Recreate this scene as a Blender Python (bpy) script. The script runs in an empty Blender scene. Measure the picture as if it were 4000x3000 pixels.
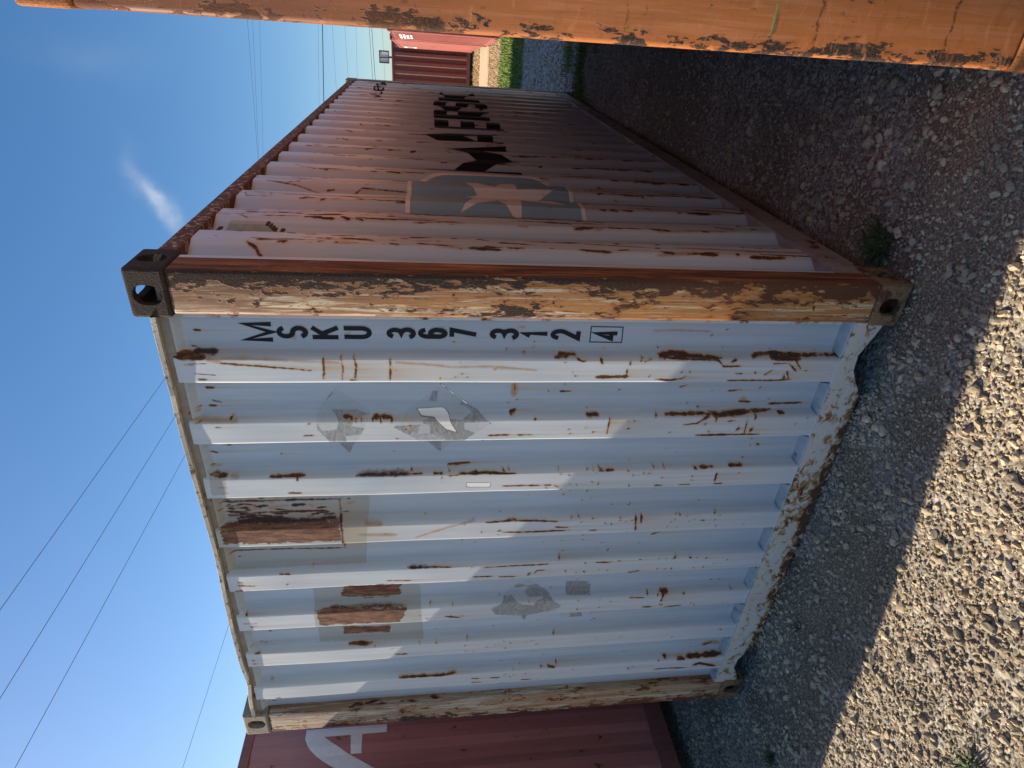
import bpy, bmesh, math, random
import numpy as np
from mathutils import Vector, Matrix
R = math.radians
scene = bpy.context.scene
COL = scene.collection
random.seed(7)
rng = np.random.default_rng(11)

# ------------------------------------------------------------------ camera
CAM = (0.7053, -1.8319, 1.6953)
YAW, PITCH, ROLL = -0.5434, -0.1370, -0.0026
fw = Vector((math.sin(YAW) * math.cos(PITCH), math.cos(YAW) * math.cos(PITCH), math.sin(PITCH)))
r0 = Vector((math.cos(YAW), -math.sin(YAW), 0.0))
u0 = r0.cross(fw)
cr = math.cos(ROLL) * r0 + math.sin(ROLL) * u0
cu = -math.sin(ROLL) * r0 + math.cos(ROLL) * u0
cam_data = bpy.data.cameras.new('camera')
cam = bpy.data.objects.new('camera', cam_data)
COL.objects.link(cam)
cx, cy, cz = -cu, cr, -fw            # the phone was held upright but the picture lies on its side
cam.matrix_world = Matrix(((cx.x, cy.x, cz.x, CAM[0]), (cx.y, cy.y, cz.y, CAM[1]), (cx.z, cy.z, cz.z, CAM[2]), (0, 0, 0, 1)))
cam_data.sensor_width = 36.0
cam_data.lens = 2390.87 * 36.0 / 4000.0
cam_data.clip_start = 0.05
cam_data.clip_end = 2000.0
scene.camera = cam

# ------------------------------------------------------------------ light
SUN = Vector((-1.0, -0.13, 0.69)).normalized()
SUN_EL = math.asin(SUN.z)
SUN_AZ = math.atan2(SUN.x, SUN.y)          # clockwise from +Y
sl = bpy.data.lights.new('sun', 'SUN')
sl.energy = 5.0
sl.angle = R(0.53)
sl.color = (1.0, 0.86, 0.66)
so = bpy.data.objects.new('sun', sl)
COL.objects.link(so)
so.location = SUN * 60
so.rotation_euler = (-SUN).to_track_quat('-Z', 'Y').to_euler()

world = bpy.data.worlds.new('World')
scene.world = world
world.use_nodes = True
wn = world.node_tree.nodes
wl = world.node_tree.links
wn.clear()
w_out = wn.new('ShaderNodeOutputWorld')
w_bg = wn.new('ShaderNodeBackground')
w_bg.inputs['Strength'].default_value = 0.081
w_sky = wn.new('ShaderNodeTexSky')
w_sky.sky_type = 'NISHITA'
w_sky.sun_disc = False
w_sky.sun_elevation = SUN_EL
w_sky.sun_rotation = SUN_AZ % (2 * math.pi)
w_sky.air_density = 1.0
w_sky.dust_density = 0.8
w_sky.ozone_density = 2.5
w_hs = wn.new('ShaderNodeHueSaturation')
w_hs.inputs['Saturation'].default_value = 1.25
wl.new(w_sky.outputs[0], w_hs.inputs['Color'])
# thin wisps of cloud in the sky
w_co = wn.new('ShaderNodeTexCoord')
def wisp(direction, tangent, length, width, amount, prev, seed):
    d = Vector(direction).normalized()
    t = Vector(tangent); t = (t - d * t.dot(d)).normalized()
    b = d.cross(t)
    def dot(v):
        n = wn.new('ShaderNodeVectorMath'); n.operation = 'DOT_PRODUCT'
        wl.new(warp.outputs[0], n.inputs[0]); n.inputs[1].default_value = v
        return n.outputs['Value']
    nz = wn.new('ShaderNodeTexNoise'); nz.inputs['Scale'].default_value = 11 + seed
    nz.inputs['Detail'].default_value = 7
    wl.new(w_co.outputs['Generated'], nz.inputs['Vector'])
    sc = wn.new('ShaderNodeVectorMath'); sc.operation = 'MULTIPLY_ADD'
    wl.new(nz.outputs['Color'], sc.inputs[0]); sc.inputs[1].default_value = (0.09, 0.09, 0.09); sc.inputs[2].default_value = (-0.045, -0.045, -0.045)
    warp = wn.new('ShaderNodeVectorMath'); warp.operation = 'ADD'
    wl.new(w_co.outputs['Generated'], warp.inputs[0]); wl.new(sc.outputs[0], warp.inputs[1])
    def m(op, a, bb=None, c=None):
        n = wn.new('ShaderNodeMath'); n.operation = op
        for i, x in enumerate((a, bb, c)):
            if x is None: continue
            if isinstance(x, (int, float)): n.inputs[i].default_value = x
            else: wl.new(x, n.inputs[i])
        return n.outputs[0]
    q = m('ADD', m('POWER', m('DIVIDE', dot(t), length), 2), m('POWER', m('DIVIDE', dot(b), width), 2))
    front = m('GREATER_THAN', dot(d), 0.5)
    g = m('MULTIPLY', m('EXPONENT', m('MULTIPLY', q, -1.0)), front)
    n2 = wn.new('ShaderNodeTexNoise'); n2.inputs['Scale'].default_value = 26 + seed; n2.inputs['Detail'].default_value = 8
    wl.new(w_co.outputs['Generated'], n2.inputs['Vector'])
    g = m('MULTIPLY', g, m('MULTIPLY_ADD', n2.outputs['Fac'], 1.7, -0.1))
    g = m('MINIMUM', m('MULTIPLY', g, amount), 0.9)
    mx = wn.new('ShaderNodeMix'); mx.data_type = 'RGBA'
    wl.new(g, mx.inputs['Factor']); wl.new(prev, mx.inputs[6]); mx.inputs[7].default_value = (4.6, 5.0, 5.5, 1)
    return mx.outputs[2]
c_ = wisp((-0.245, 0.896, 0.368), (-0.084, -0.008, -0.039), 0.044, 0.012, 0.62, w_hs.outputs[0], 0)
c_ = wisp((-0.080, 0.912, 0.402), (0.0, -0.3, 1.0), 0.06, 0.03, 0.07, c_, 3)
wl.new(c_, w_bg.inputs['Color'])
wl.new(w_bg.outputs[0], w_out.inputs['Surface'])

scene.view_settings.view_transform = 'Standard'
scene.view_settings.look = 'None'
scene.view_settings.exposure = 0.95
scene.view_settings.gamma = 1.0
scene.view_settings.use_curve_mapping = False
scene.render.engine = 'CYCLES'
scene.cycles.use_denoising = True
scene.cycles.max_bounces = 8
scene.cycles.diffuse_bounces = 5

# ------------------------------------------------------------------ node helpers
class NT:
    """A material with a few short-hands for wiring nodes."""
    def __init__(self, name):
        self.mat = bpy.data.materials.new(name)
        self.mat.use_nodes = True
        self.t = self.mat.node_tree
        self.t.nodes.clear()
        self.out = self.n('ShaderNodeOutputMaterial')
        self.bsdf = self.n('ShaderNodeBsdfPrincipled')
        self.l(self.bsdf.outputs[0], self.out.inputs[0])
        self._co = None
    def n(self, typ):
        return self.t.nodes.new(typ)
    def l(self, a, b):
        self.t.links.new(a, b)
    def put(self, sock, v):
        if isinstance(v, bpy.types.NodeSocket): self.l(v, sock)
        elif isinstance(v, (tuple, list)) and len(v) == 3 and sock.type == 'RGBA': sock.default_value = (*v, 1)
        else: sock.default_value = v
    def co(self, scale=(1, 1, 1), rot=(0, 0, 0), loc=(0, 0, 0)):
        if self._co is None: self._co = self.n('ShaderNodeTexCoord').outputs['Object']
        mp = self.n('ShaderNodeMapping')
        self.l(self._co, mp.inputs[0])
        mp.inputs['Scale'].default_value = scale; mp.inputs['Rotation'].default_value = rot; mp.inputs['Location'].default_value = loc
        return mp.outputs[0]
    def noise(self, vec, scale=5, detail=5, rough=0.55, dist=0.0):
        n = self.n('ShaderNodeTexNoise')
        self.l(vec, n.inputs['Vector'])
        n.inputs['Scale'].default_value = scale; n.inputs['Detail'].default_value = detail
        n.inputs['Roughness'].default_value = rough; n.inputs['Distortion'].default_value = dist
        return n.outputs['Fac']
    def voro(self, vec, scale, feature='F1', out='Distance', rnd=1.0):
        n = self.n('ShaderNodeTexVoronoi'); n.feature = feature
        self.l(vec, n.inputs['Vector']); n.inputs['Scale'].default_value = scale; n.inputs['Randomness'].default_value = rnd
        return n.outputs[out]
    def m(self, op, a, b=None, c=None, clamp=False):
        n = self.n('ShaderNodeMath'); n.operation = op; n.use_clamp = clamp
        for i, x in enumerate((a, b, c)):
            if x is not None: self.put(n.inputs[i], x)
        return n.outputs[0]
    def ss(self, x, lo, hi, a=0.0, b=1.0):
        n = self.n('ShaderNodeMapRange'); n.interpolation_type = 'SMOOTHSTEP'
        self.put(n.inputs['Value'], x)
        n.inputs['From Min'].default_value = lo; n.inputs['From Max'].default_value = hi
        n.inputs['To Min'].default_value = a; n.inputs['To Max'].default_value = b
        return n.outputs[0]
    def mix(self, f, a, b):
        n = self.n('ShaderNodeMix'); n.data_type = 'RGBA'
        self.put(n.inputs['Factor'], f); self.put(n.inputs[6], a); self.put(n.inputs[7], b)
        return n.outputs[2]
    def mul(self, col, f):
        n = self.n('ShaderNodeMix'); n.data_type = 'RGBA'; n.blend_type = 'MULTIPLY'
        n.inputs['Factor'].default_value = 1.0
        self.put(n.inputs[6], col)
        c = self.n('ShaderNodeCombineColor')
        for i in range(3): self.l(f, c.inputs[i])
        self.l(c.outputs[0], n.inputs[7])
        return n.outputs[2]
    def attr(self, name):
        n = self.n('ShaderNodeAttribute'); n.attribute_name = name
        return n.outputs['Fac']
    def xyz(self):
        if self._co is None: self._co = self.n('ShaderNodeTexCoord').outputs['Object']
        s = self.n('ShaderNodeSeparateXYZ'); self.l(self._co, s.inputs[0])
        return s.outputs
    def bump(self, h, strength=0.3, dist=0.01):
        n = self.n('ShaderNodeBump')
        n.inputs['Strength'].default_value = strength; n.inputs['Distance'].default_value = dist
        self.l(h, n.inputs['Height'])
        self.l(n.outputs[0], self.bsdf.inputs['Normal'])
    def done(self, col, rough=0.5, metal=0.0, spec=0.5):
        self.put(self.bsdf.inputs['Base Color'], col)
        self.put(self.bsdf.inputs['Roughness'], rough)
        self.put(self.bsdf.inputs['Metallic'], metal)
        self.put(self.bsdf.inputs['Specular IOR Level'], spec)
        return self.mat

RUST_D = (0.030, 0.017, 0.013)
RUST = (0.115, 0.040, 0.016)
RUST_O = (0.36, 0.155, 0.045)

def panel_paint(name, base, base2):
    """Pale grey enamel with the rust, stains, patches and sticker remains that the panel's attributes mark out."""
    k = NT(name)
    v = k.co()
    n1 = k.noise(k.co((120, 120, 62)), 1.0, 8, 0.68, 0.6); n2 = k.noise(v, 330, 4, 0.6)
    strk = k.noise(k.co((42, 42, 1.6)), 1.0, 6, 0.6)
    big = k.noise(k.co((3, 3, 0.8)), 1.0, 4)
    e = k.m('ADD', k.m('MULTIPLY', k.m('SUBTRACT', n1, 0.5), 1.15), k.m('MULTIPLY', k.m('SUBTRACT', n2, 0.5), 0.5))
    col = k.mix(k.ss(big, 0.3, 0.7), base, base2)
    col = k.mix(k.m('MULTIPLY', k.attr('rib_shading'), k.ss(big, 0.2, 0.8, 0.55, 1.0)), col, (0.505, 0.54, 0.57))   # proud ribs lightened by fold depth, painting shade into the recesses
    col = k.mul(col, k.ss(strk, 0.25, 0.75, 0.90, 1.04))
    spk = k.noise(v, 400, 2, 0.5)
    col = k.mul(col, k.ss(spk, 0.62, 0.80, 1.0, 0.86))
    primer = k.m('ADD', k.attr('primer'), k.m('MULTIPLY', e, 0.9))
    col = k.mix(k.m('MULTIPLY', k.ss(primer, -0.1, 0.2), 0.62), col, (0.27, 0.265, 0.22))
    res = k.m('ADD', k.attr('residue'), k.m('MULTIPLY', e, 1.2))
    cl = k.n('ShaderNodeSeparateColor'); k.l(k.voro(k.co((17, 17, 12), (0.2, 0.6, 0.1)), 1.0, 'F1', 'Color'), cl.inputs[0])   # scraps of torn sticker
    frag = k.ss(k.m('ADD', cl.outputs[0], k.m('MULTIPLY', e, 0.25)), 0.42, 0.56, 0.20, 0.92)
    scr = k.noise(k.co((26, 26, 60), (0.0, 0.9, 0.0)), 1.0, 6, 0.7, 1.5)
    col = k.mix(k.m('MULTIPLY', k.ss(res, -0.05, 0.15), k.m('MULTIPLY', k.ss(scr, 0.34, 0.62, 0.55, 1.0), frag)), col, (0.165, 0.17, 0.175))
    whi = k.m('ADD', k.attr('white'), k.m('MULTIPLY', e, 0.35))
    col = k.mix(k.m('MULTIPLY', k.ss(k.m('ABSOLUTE', whi), 0.32, 0.12), k.ss(k.attr('white'), -0.4, -0.1)), col, (0.10, 0.09, 0.09))
    col = k.mix(k.ss(whi, 0.0, 0.08), col, (0.74, 0.74, 0.74))
    # run-off stain below every rusty spot
    run = k.m('MULTIPLY', k.attr('run'), k.ss(strk, 0.3, 0.7, 0.25, 1.0))
    col = k.mix(k.m('MULTIPLY', run, 0.80, None, True), col, (0.37, 0.245, 0.12))
    st = k.m('ADD', k.attr('stain'), k.m('MULTIPLY', e, 1.1))
    col = k.mix(k.ss(st, -1.0, 0.5, 0.0, 0.80), col, (0.33, 0.17, 0.065))
    torn = k.m('MULTIPLY', k.m('SUBTRACT', k.noise(k.co((34, 34, 22)), 1.0, 7, 0.72), 0.5), 5.0)
    brown = k.m('ADD', k.m('ADD', k.attr('brown'), torn), k.m('MULTIPLY', e, 1.2))
    btex = k.noise(k.co((70, 70, 14)), 1.0, 8, 0.7)
    bcol = k.mix(k.ss(btex, 0.35, 0.66), (0.085, 0.034, 0.022), (0.255, 0.125, 0.075))
    bcol = k.mix(k.ss(n2, 0.70, 0.8), bcol, (0.5, 0.45, 0.4))
    bm = k.ss(brown, -0.05, 0.2)
    col = k.mix(bm, col, bcol)
    ru = k.m('ADD', k.m('ADD', k.attr('rust'), k.m('MULTIPLY', torn, 0.22)), k.m('MULTIPLY', e, 1.15))
    col = k.mix(k.ss(ru, -1.1, -0.1, 0.0, 0.40), col, (0.40, 0.29, 0.15))
    col = k.mix(k.ss(ru, -0.28, 0.02, 0.0, 0.85), col, (0.29, 0.115, 0.030))
    rm = k.ss(ru, -0.02, 0.14)
    hue = k.noise(k.co((40, 40, 20), loc=(5, 5, 5)), 1.0, 7, 0.7)
    rcol = k.mix(k.ss(n1, 0.42, 0.66), RUST_D, RUST)
    rcol = k.mix(k.ss(hue, 0.52, 0.68, 0.0, 0.75), rcol, (0.22, 0.075, 0.020))
    rcol = k.mix(k.ss(n2, 0.58, 0.72, 0.0, 0.6), rcol, RUST_O)
    col = k.mix(rm, col, rcol)
    dk = k.m('ADD', k.m('ADD', k.attr('dark'), k.m('MULTIPLY', torn, 0.25)), k.m('MULTIPLY', e, 1.3))
    col = k.mix(k.ss(dk, -0.5, 0.0, 0.0, 0.7), col, (0.16, 0.085, 0.05))
    dm = k.ss(dk, -0.05, 0.30)
    col = k.mix(dm, col, k.mix(n1, (0.022, 0.015, 0.014), (0.06, 0.035, 0.028)))
    worn = k.m('MAXIMUM', k.m('MAXIMUM', rm, dm), bm)
    ro = k.ss(worn, 0, 1, 0.43, 0.88)
    ro = k.m('ADD', ro, k.m('MULTIPLY', k.m('SUBTRACT', big, 0.5), 0.2))
    dents = k.noise(k.co((5, 5, 2.2)), 1.0, 3)
    h = k.m('ADD', k.m('MULTIPLY', worn, k.m('MULTIPLY_ADD', n1, 0.8, -0.55)), k.m('MULTIPLY', dents, 0.8))
    k.bump(h, 0.35, 0.006)
    return k.done(col, ro, 0.0, 0.40)

def rusty_post(name, paint, paint2, heavy, edge_x, dirn, side=False, dark_amt=0.8, zrust=1.1, reach=0.085, tint=0.0, base=0.0, scuff=False, streak=(0.34, 0.145, 0.036)):
    """Old paint flaking off a corner post: brown scabs thickest along the outer edge, orange streaks, bare stain."""
    k = NT(name)
    x, y, z = k.xyz()
    v = k.co()
    fl = k.noise(k.co((20, 20, 6.5)), 1.0, 9, 0.66, 0.8)
    fl2 = k.noise(k.co((75, 75, 26), loc=(3, 1, 2)), 1.0, 6, 0.65, 0.6)
    st = k.noise(k.co((55, 55, 2.6), loc=(7, 2, 0)), 1.0, 8, 0.68, 0.4)
    st2 = k.noise(k.co((16, 16, 1.3), loc=(1, 8, 0)), 1.0, 5, 0.6)
    n3 = k.noise(v, 190, 4, 0.6)
    col = k.mix(k.ss(st2, 0.35, 0.65), paint, paint2)
    lowf = k.ss(z, zrust + 0.25, zrust - 0.45)                     # wetter, more orange towards the foot
    so_ = k.m('ADD', st, k.m('MULTIPLY', lowf, 0.035))
    col = k.mix(k.ss(so_, 0.42, 0.53, 0.0, 0.92), col, streak if not scuff else (0.36, 0.12, 0.034))
    if not scuff:
        st3 = k.noise(k.co((120, 120, 4.5), loc=(2, 9, 1)), 1.0, 7, 0.7, 0.5)
        brk = k.noise(k.co((9, 9, 12), loc=(6, 1, 3)), 1.0, 5, 0.65)
        col = k.mix(k.m('MULTIPLY', k.ss(st3, 0.54, 0.60), k.ss(brk, 0.40, 0.55, 0.0, 0.9)), col, (0.105, 0.045, 0.018))
        col = k.mix(k.m('MULTIPLY', k.ss(st3, 0.40, 0.34), k.ss(brk, 0.52, 0.62, 0.0, 0.85)), col, (0.52, 0.49, 0.42))
    col = k.mix(k.ss(k.m('ADD', st2, k.m('MULTIPLY', lowf, 0.08)), 0.52, 0.68, 0.0, 0.8), col, (0.26, 0.105, 0.030) if not scuff else (0.28, 0.10, 0.032))
    ed = k.m('MULTIPLY', k.m('SUBTRACT', x, edge_x), dirn)         # metres in from the outer edge
    near = k.ss(ed, reach, 0.0, 0.0, heavy)
    high = k.ss(z, 1.2, 2.5, 0.0, tint)                            # upper part browner
    col = k.mix(k.m('MULTIPLY', high, k.ss(k.m('ADD', st, k.m('MULTIPLY', near, 1.2)), 0.36, 0.56)), col, (0.125, 0.058, 0.030))
    mask = k.m('ADD', k.m('ADD', fl, k.m('MULTIPLY', k.m('SUBTRACT', fl2, 0.5), 0.55)), k.m('ADD', near, base))
    mm = k.ss(mask, 0.600, 0.635)
    scab = k.mix(k.ss(n3, 0.35, 0.7), (0.020, 0.014, 0.012), (0.070, 0.040, 0.028))
    scab = k.mix(k.m('MULTIPLY', lowf, 0.6), scab, (0.12, 0.045, 0.018))
    col = k.mix(k.ss(mask, 0.54, 0.605, 0.0, dark_amt), col, (0.23, 0.078, 0.022))
    col = k.mix(mm, col, scab)
    if scuff:                                                     # welded joints and knocks across the post
        jag_ = k.m('MULTIPLY', k.m('SUBTRACT', k.noise(k.co((30, 30, 30), loc=(4, 4, 4)), 1.0, 5, 0.7), 0.5), 0.05)
        zz = k.m('ADD', z, jag_)
        for z0, wd, dk in ((1.213, 0.004, 0.6), (1.165, 0.003, 0.5), (0.71, 0.006, 0.85), (0.34, 0.005, 0.8), (2.02, 0.004, 0.7), (1.72, 0.003, 0.5)):
            ln = k.ss(k.m('ABSOLUTE', k.m('SUBTRACT', zz, z0)), wd, wd * 0.4, 0.0, dk)
            col = k.mix(k.m('MULTIPLY', ln, k.ss(fl2, 0.40, 0.55)), col, (0.055, 0.026, 0.014))
        sw = k.noise(k.co((9, 9, 26), (0.0, 0.45, 0.0), (2, 0, 1)), 1.0, 6, 0.7, 1.2)
        col = k.mix(k.ss(sw, 0.56, 0.66, 0.0, 0.45), col, (0.52, 0.22, 0.095))
        col = k.mix(k.ss(sw, 0.44, 0.36, 0.0, 0.45), col, (0.27, 0.085, 0.022))
        sooty = k.noise(k.co((14, 14, 3.5), loc=(1, 5, 2)), 1.0, 6, 0.65)
        col = k.mix(k.m('MULTIPLY', k.ss(z, 1.35, 2.35), k.ss(sooty, 0.30, 0.55, 0.25, 0.85)), col, (0.14, 0.052, 0.026))
        pit = k.voro(k.co((26, 26, 16)), 1.0, 'F1', 'Distance')
        col = k.mix(k.m('MULTIPLY', k.ss(pit, 0.20, 0.10), k.ss(fl, 0.50, 0.62)), col, (0.05, 0.03, 0.018))
    if side:                                                      # the flank is rusted through, only streaks of paint left
        fl3 = k.noise(k.co((60, 34, 2.2), loc=(2, 2, 5)), 1.0, 9, 0.70, 0.5)
        fc = k.mix(k.ss(fl3, 0.38, 0.60), (0.050, 0.022, 0.016), (0.22, 0.085, 0.035))
        fc = k.mix(k.ss(fl3, 0.57, 0.66, 0.0, 0.85), fc, (0.44, 0.24, 0.13))
        fc = k.mix(k.ss(n3, 0.62, 0.75, 0.0, 0.5), fc, (0.03, 0.018, 0.014))
        col = k.mix(k.ss(y, 0.007, 0.015), col, fc)
    h = k.m('ADD', k.m('MULTIPLY', mm, k.m('MULTIPLY_ADD', n3, 0.5, 0.5)), k.m('MULTIPLY', st, 0.25))
    k.bump(h, 0.8, 0.0035)
    return k.done(col, k.ss(mm, 0, 1, 0.55, 0.92), 0.0, 0.35)

def scabbed(name, a, b, c, scale=(30, 30, 30), lo=0.42, hi=0.6):
    """Thick crusted rust for castings and rails."""
    k = NT(name)
    n1 = k.noise(k.co(scale), 1.0, 9, 0.68, 0.5)
    n2 = k.noise(k.co(), 160, 5, 0.65)
    col = k.mix(k.ss(n2, 0.3, 0.7), a, b)
    col = k.mix(k.ss(n1, lo, hi), col, c)
    k.bump(k.m('ADD', n2, k.m('MULTIPLY', n1, 1.2)), 0.55, 0.005)
    return k.done(col, 0.88, 0.0, 0.3)

def worn_paint(name, base, base2, rust_amt=0.60, rscale=(14, 14, 9), spot=(0.10, 0.035, 0.018), rough=0.5):
    k = NT(name)
    big = k.noise(k.co((2.2, 2.2, 0.7)), 1.0, 5)
    strk = k.noise(k.co((30, 30, 1.2)), 1.0, 6, 0.62)
    n1 = k.noise(k.co(rscale), 1.0, 9, 0.68)
    n2 = k.noise(k.co(), 170, 4)
    col = k.mix(k.ss(big, 0.3, 0.7), base, base2)
    col = k.mul(col, k.ss(strk, 0.25, 0.75, 0.84, 1.08))
    col = k.mix(k.ss(n1, rust_amt - 0.07, rust_amt, 0.0, 0.6), col, (0.26, 0.12, 0.045))
    rm = k.ss(n1, rust_amt, rust_amt + 0.03)
    col = k.mix(rm, col, k.mix(n2, RUST_D, spot))
    k.bump(k.m('ADD', k.m('MULTIPLY', rm, n2), k.m('MULTIPLY', big, 0.6)), 0.35, 0.005)
    return k.done(col, k.ss(rm, 0, 1, rough, 0.9))

def sill_paint(name):
    """grey paint, yellowed, rusting up from its lower edge"""
    k = NT(name)
    x, y, z = k.xyz()
    n1 = k.noise(k.co((22, 22, 30)), 1.0, 8, 0.68, 0.6); n2 = k.noise(k.co(), 190, 4, 0.6); big = k.noise(k.co((4, 4, 7)), 1.0, 5, 0.6)
    col = k.mix(k.ss(big, 0.35, 0.65), (0.47, 0.45, 0.40), (0.51, 0.50, 0.47))
    pool = k.ss(k.m('ABSOLUTE', k.m('ADD', x, 1.02)), 0.26, 0.12)          # a rusted stretch
    up = k.ss(z, 0.085, 0.028, 0.0, 0.17)
    w = k.m('ADD', k.m('ADD', n1, up), k.m('MULTIPLY', pool, 0.085))
    col = k.mix(k.ss(k.m('ADD', w, k.m('MULTIPLY', big, 0.25)), 0.62, 0.78, 0.0, 0.85), col, (0.36, 0.25, 0.12))
    col = k.mix(k.ss(w, 0.545, 0.615, 0.0, 0.9), col, (0.25, 0.12, 0.036))
    rm = k.ss(w, 0.640, 0.672)
    col = k.mix(rm, col, k.mix(k.ss(n2, 0.3, 0.7), (0.030, 0.016, 0.012), (0.11, 0.045, 0.018)))
    k.bump(k.m('ADD', k.m('MULTIPLY', rm, n2), k.m('MULTIPLY', n1, 0.5)), 0.5, 0.004)
    return k.done(col, k.ss(rm, 0, 1, 0.5, 0.9))

def flat(name, col, rough=0.6, var=0.12, scale=40, spec=0.5):
    k = NT(name)
    n = k.noise(k.co(), scale, 5)
    c = k.mul((*col,), k.ss(n, 0.25, 0.75, 1 - var, 1 + var))
    return k.done(c, rough, 0.0, spec)

M = {}
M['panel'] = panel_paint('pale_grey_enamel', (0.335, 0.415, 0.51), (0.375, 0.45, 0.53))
M['grey'] = worn_paint('grey_frame_paint', (0.52, 0.51, 0.48), (0.58, 0.575, 0.55), 0.605, (18, 18, 13), (0.20, 0.09, 0.03))
M['sill'] = sill_paint('stained_sill_paint')
M['post_r'] = rusty_post('flaking_post', (0.52, 0.43, 0.27), (0.45, 0.43, 0.36), 0.20, 0.0, -1.0, side=True, tint=1.0, base=0.035)
M['post_l'] = rusty_post('flaking_post_grey', (0.42, 0.385, 0.30), (0.39, 0.375, 0.32), 0.13, -2.438, 1.0, tint=0.5, streak=(0.27, 0.20, 0.125))
M['cast_t'] = scabbed('crusted_casting', (0.018, 0.013, 0.012), (0.050, 0.034, 0.028), (0.13, 0.08, 0.045), (28, 28, 28), 0.58, 0.72)
M['cast_g'] = scabbed('greyed_casting', (0.16, 0.14, 0.12), (0.30, 0.27, 0.22), (0.16, 0.08, 0.04), (22, 22, 22), 0.55, 0.68)
M['cast_b'] = scabbed('stained_casting', (0.13, 0.070, 0.035), (0.27, 0.175, 0.095), (0.075, 0.032, 0.016), (16, 16, 16), 0.46, 0.62)
M['rail'] = scabbed('rusty_rail', (0.060, 0.030, 0.022), (0.15, 0.075, 0.05), (0.42, 0.32, 0.27), (10, 34, 34), 0.52, 0.62)
M['rail_b'] = worn_paint('dirty_rail_paint', (0.24, 0.20, 0.18), (0.34, 0.30, 0.27), 0.60, (16, 8, 10))
M['lip'] = scabbed('chipped_lip', (0.40, 0.37, 0.31), (0.55, 0.53, 0.48), (0.12, 0.075, 0.05), (26, 40, 40), 0.53, 0.63)
M['number'] = flat('black_lettering', (0.008, 0.010, 0.014), 0.7, spec=0.25)
M['blue'] = worn_paint('faded_blue_print', (0.21, 0.33, 0.42), (0.24, 0.36, 0.44), 0.68)
M['star'] = worn_paint('pale_star_print', (0.68, 0.64, 0.60), (0.71, 0.68, 0.64), 0.66)
M['vent'] = flat('beige_plastic', (0.34, 0.31, 0.24), 0.6)
M['tab'] = worn_paint('weathered_tab_paint', (0.42, 0.45, 0.45), (0.36, 0.38, 0.36), 0.64)
M['green'] = flat('green_chalk', (0.13, 0.17, 0.055), 0.8)
M['dark_header'] = worn_paint('dark_header_paint', (0.17, 0.155, 0.135), (0.24, 0.22, 0.19), 0.60)  # header plate under the lip, darker than the frame paint
M['dark'] = flat('dark_steel', (0.03, 0.028, 0.027), 0.8)
M['orange_post'] = rusty_post('orange_post_paint', (0.38, 0.132, 0.048), (0.42, 0.16, 0.066), 0.19, -2.418, 1.0, dark_amt=0.3, zrust=-2.0, reach=0.05, tint=0.75, base=-0.09, scuff=True)
M['orange'] = worn_paint('orange_paint', (0.46, 0.18, 0.075), (0.50, 0.21, 0.095), 0.62)
M['orange_cast'] = scabbed('orange_casting', (0.24, 0.088, 0.030), (0.38, 0.14, 0.048), (0.06, 0.032, 0.020), (20, 20, 20), 0.54, 0.66)
M['red'] = worn_paint('maroon_paint', (0.37, 0.145, 0.14), (0.41, 0.165, 0.155), 0.64, rough=0.38)
M['red_frame'] = worn_paint('maroon_frame_paint', (0.20, 0.075, 0.072), (0.24, 0.09, 0.08), 0.62)
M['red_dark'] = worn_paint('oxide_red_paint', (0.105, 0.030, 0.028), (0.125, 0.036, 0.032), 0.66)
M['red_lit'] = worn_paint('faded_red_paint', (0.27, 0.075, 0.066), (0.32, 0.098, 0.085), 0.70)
M['print'] = flat('white_print', (0.74, 0.73, 0.72), 0.5, 0.05)
M['wire'] = flat('cable_black', (0.03, 0.03, 0.035), 0.7)
M['sign_face'] = flat('sign_face', (0.55, 0.60, 0.62), 0.4)
M['leaf'] = flat('weed_green', (0.045, 0.080, 0.020), 0.7, 0.35, 30)
M['straw'] = flat('dry_stalk', (0.42, 0.34, 0.18), 0.7, 0.25, 30)

# ------------------------------------------------------------------ mesh helpers
def tag(o, label=None, cat=None, group=None, kind=None):
    if label: o['label'] = label
    if cat: o['category'] = cat
    if group: o['group'] = group
    if kind: o['kind'] = kind
    return o

def link(name, me, parent=None, mat=None):
    o = bpy.data.objects.new(name, me)
    COL.objects.link(o)
    if parent is not None: o.parent = parent
    if mat is not None and me is not None:
        me.materials.clear(); me.materials.append(mat)
    return o

def empty(name, loc, rot=(0, 0, 0)):
    o = bpy.data.objects.new(name, None)
    COL.objects.link(o)
    o.location = loc; o.rotation_euler = rot
    o.empty_display_size = 0.3
    return o

def np_mesh(name, verts, faces, smooth=False, attrs=None):
    """faces: int array (n, 3) or (n, 4)."""
    me = bpy.data.meshes.new(name)
    verts = np.ascontiguousarray(verts, np.float32); faces = np.ascontiguousarray(faces, np.int32)
    k = faces.shape[1]
    me.vertices.add(len(verts)); me.vertices.foreach_set('co', verts.ravel())
    me.loops.add(faces.size); me.loops.foreach_set('vertex_index', faces.ravel())
    me.polygons.add(len(faces))
    me.polygons.foreach_set('loop_start', np.arange(len(faces), dtype=np.int32) * k)
    me.polygons.foreach_set('loop_total', np.full(len(faces), k, np.int32))
    me.polygons.foreach_set('use_smooth', np.full(len(faces), smooth))
    if attrs:
        for an, av in attrs.items():
            a = me.attributes.new(an, 'FLOAT', 'POINT')
            a.data.foreach_set('value', np.ascontiguousarray(av, np.float32).ravel())
    me.update(calc_edges=True); me.validate()
    return me

def grid_faces(nr, nc, flip=False):
    i = np.arange(nr - 1)[:, None] * nc + np.arange(nc - 1)[None, :]
    f = np.stack([i, i + 1, i + 1 + nc, i + nc], -1).reshape(-1, 4)
    return f[:, ::-1] if flip else f

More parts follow.
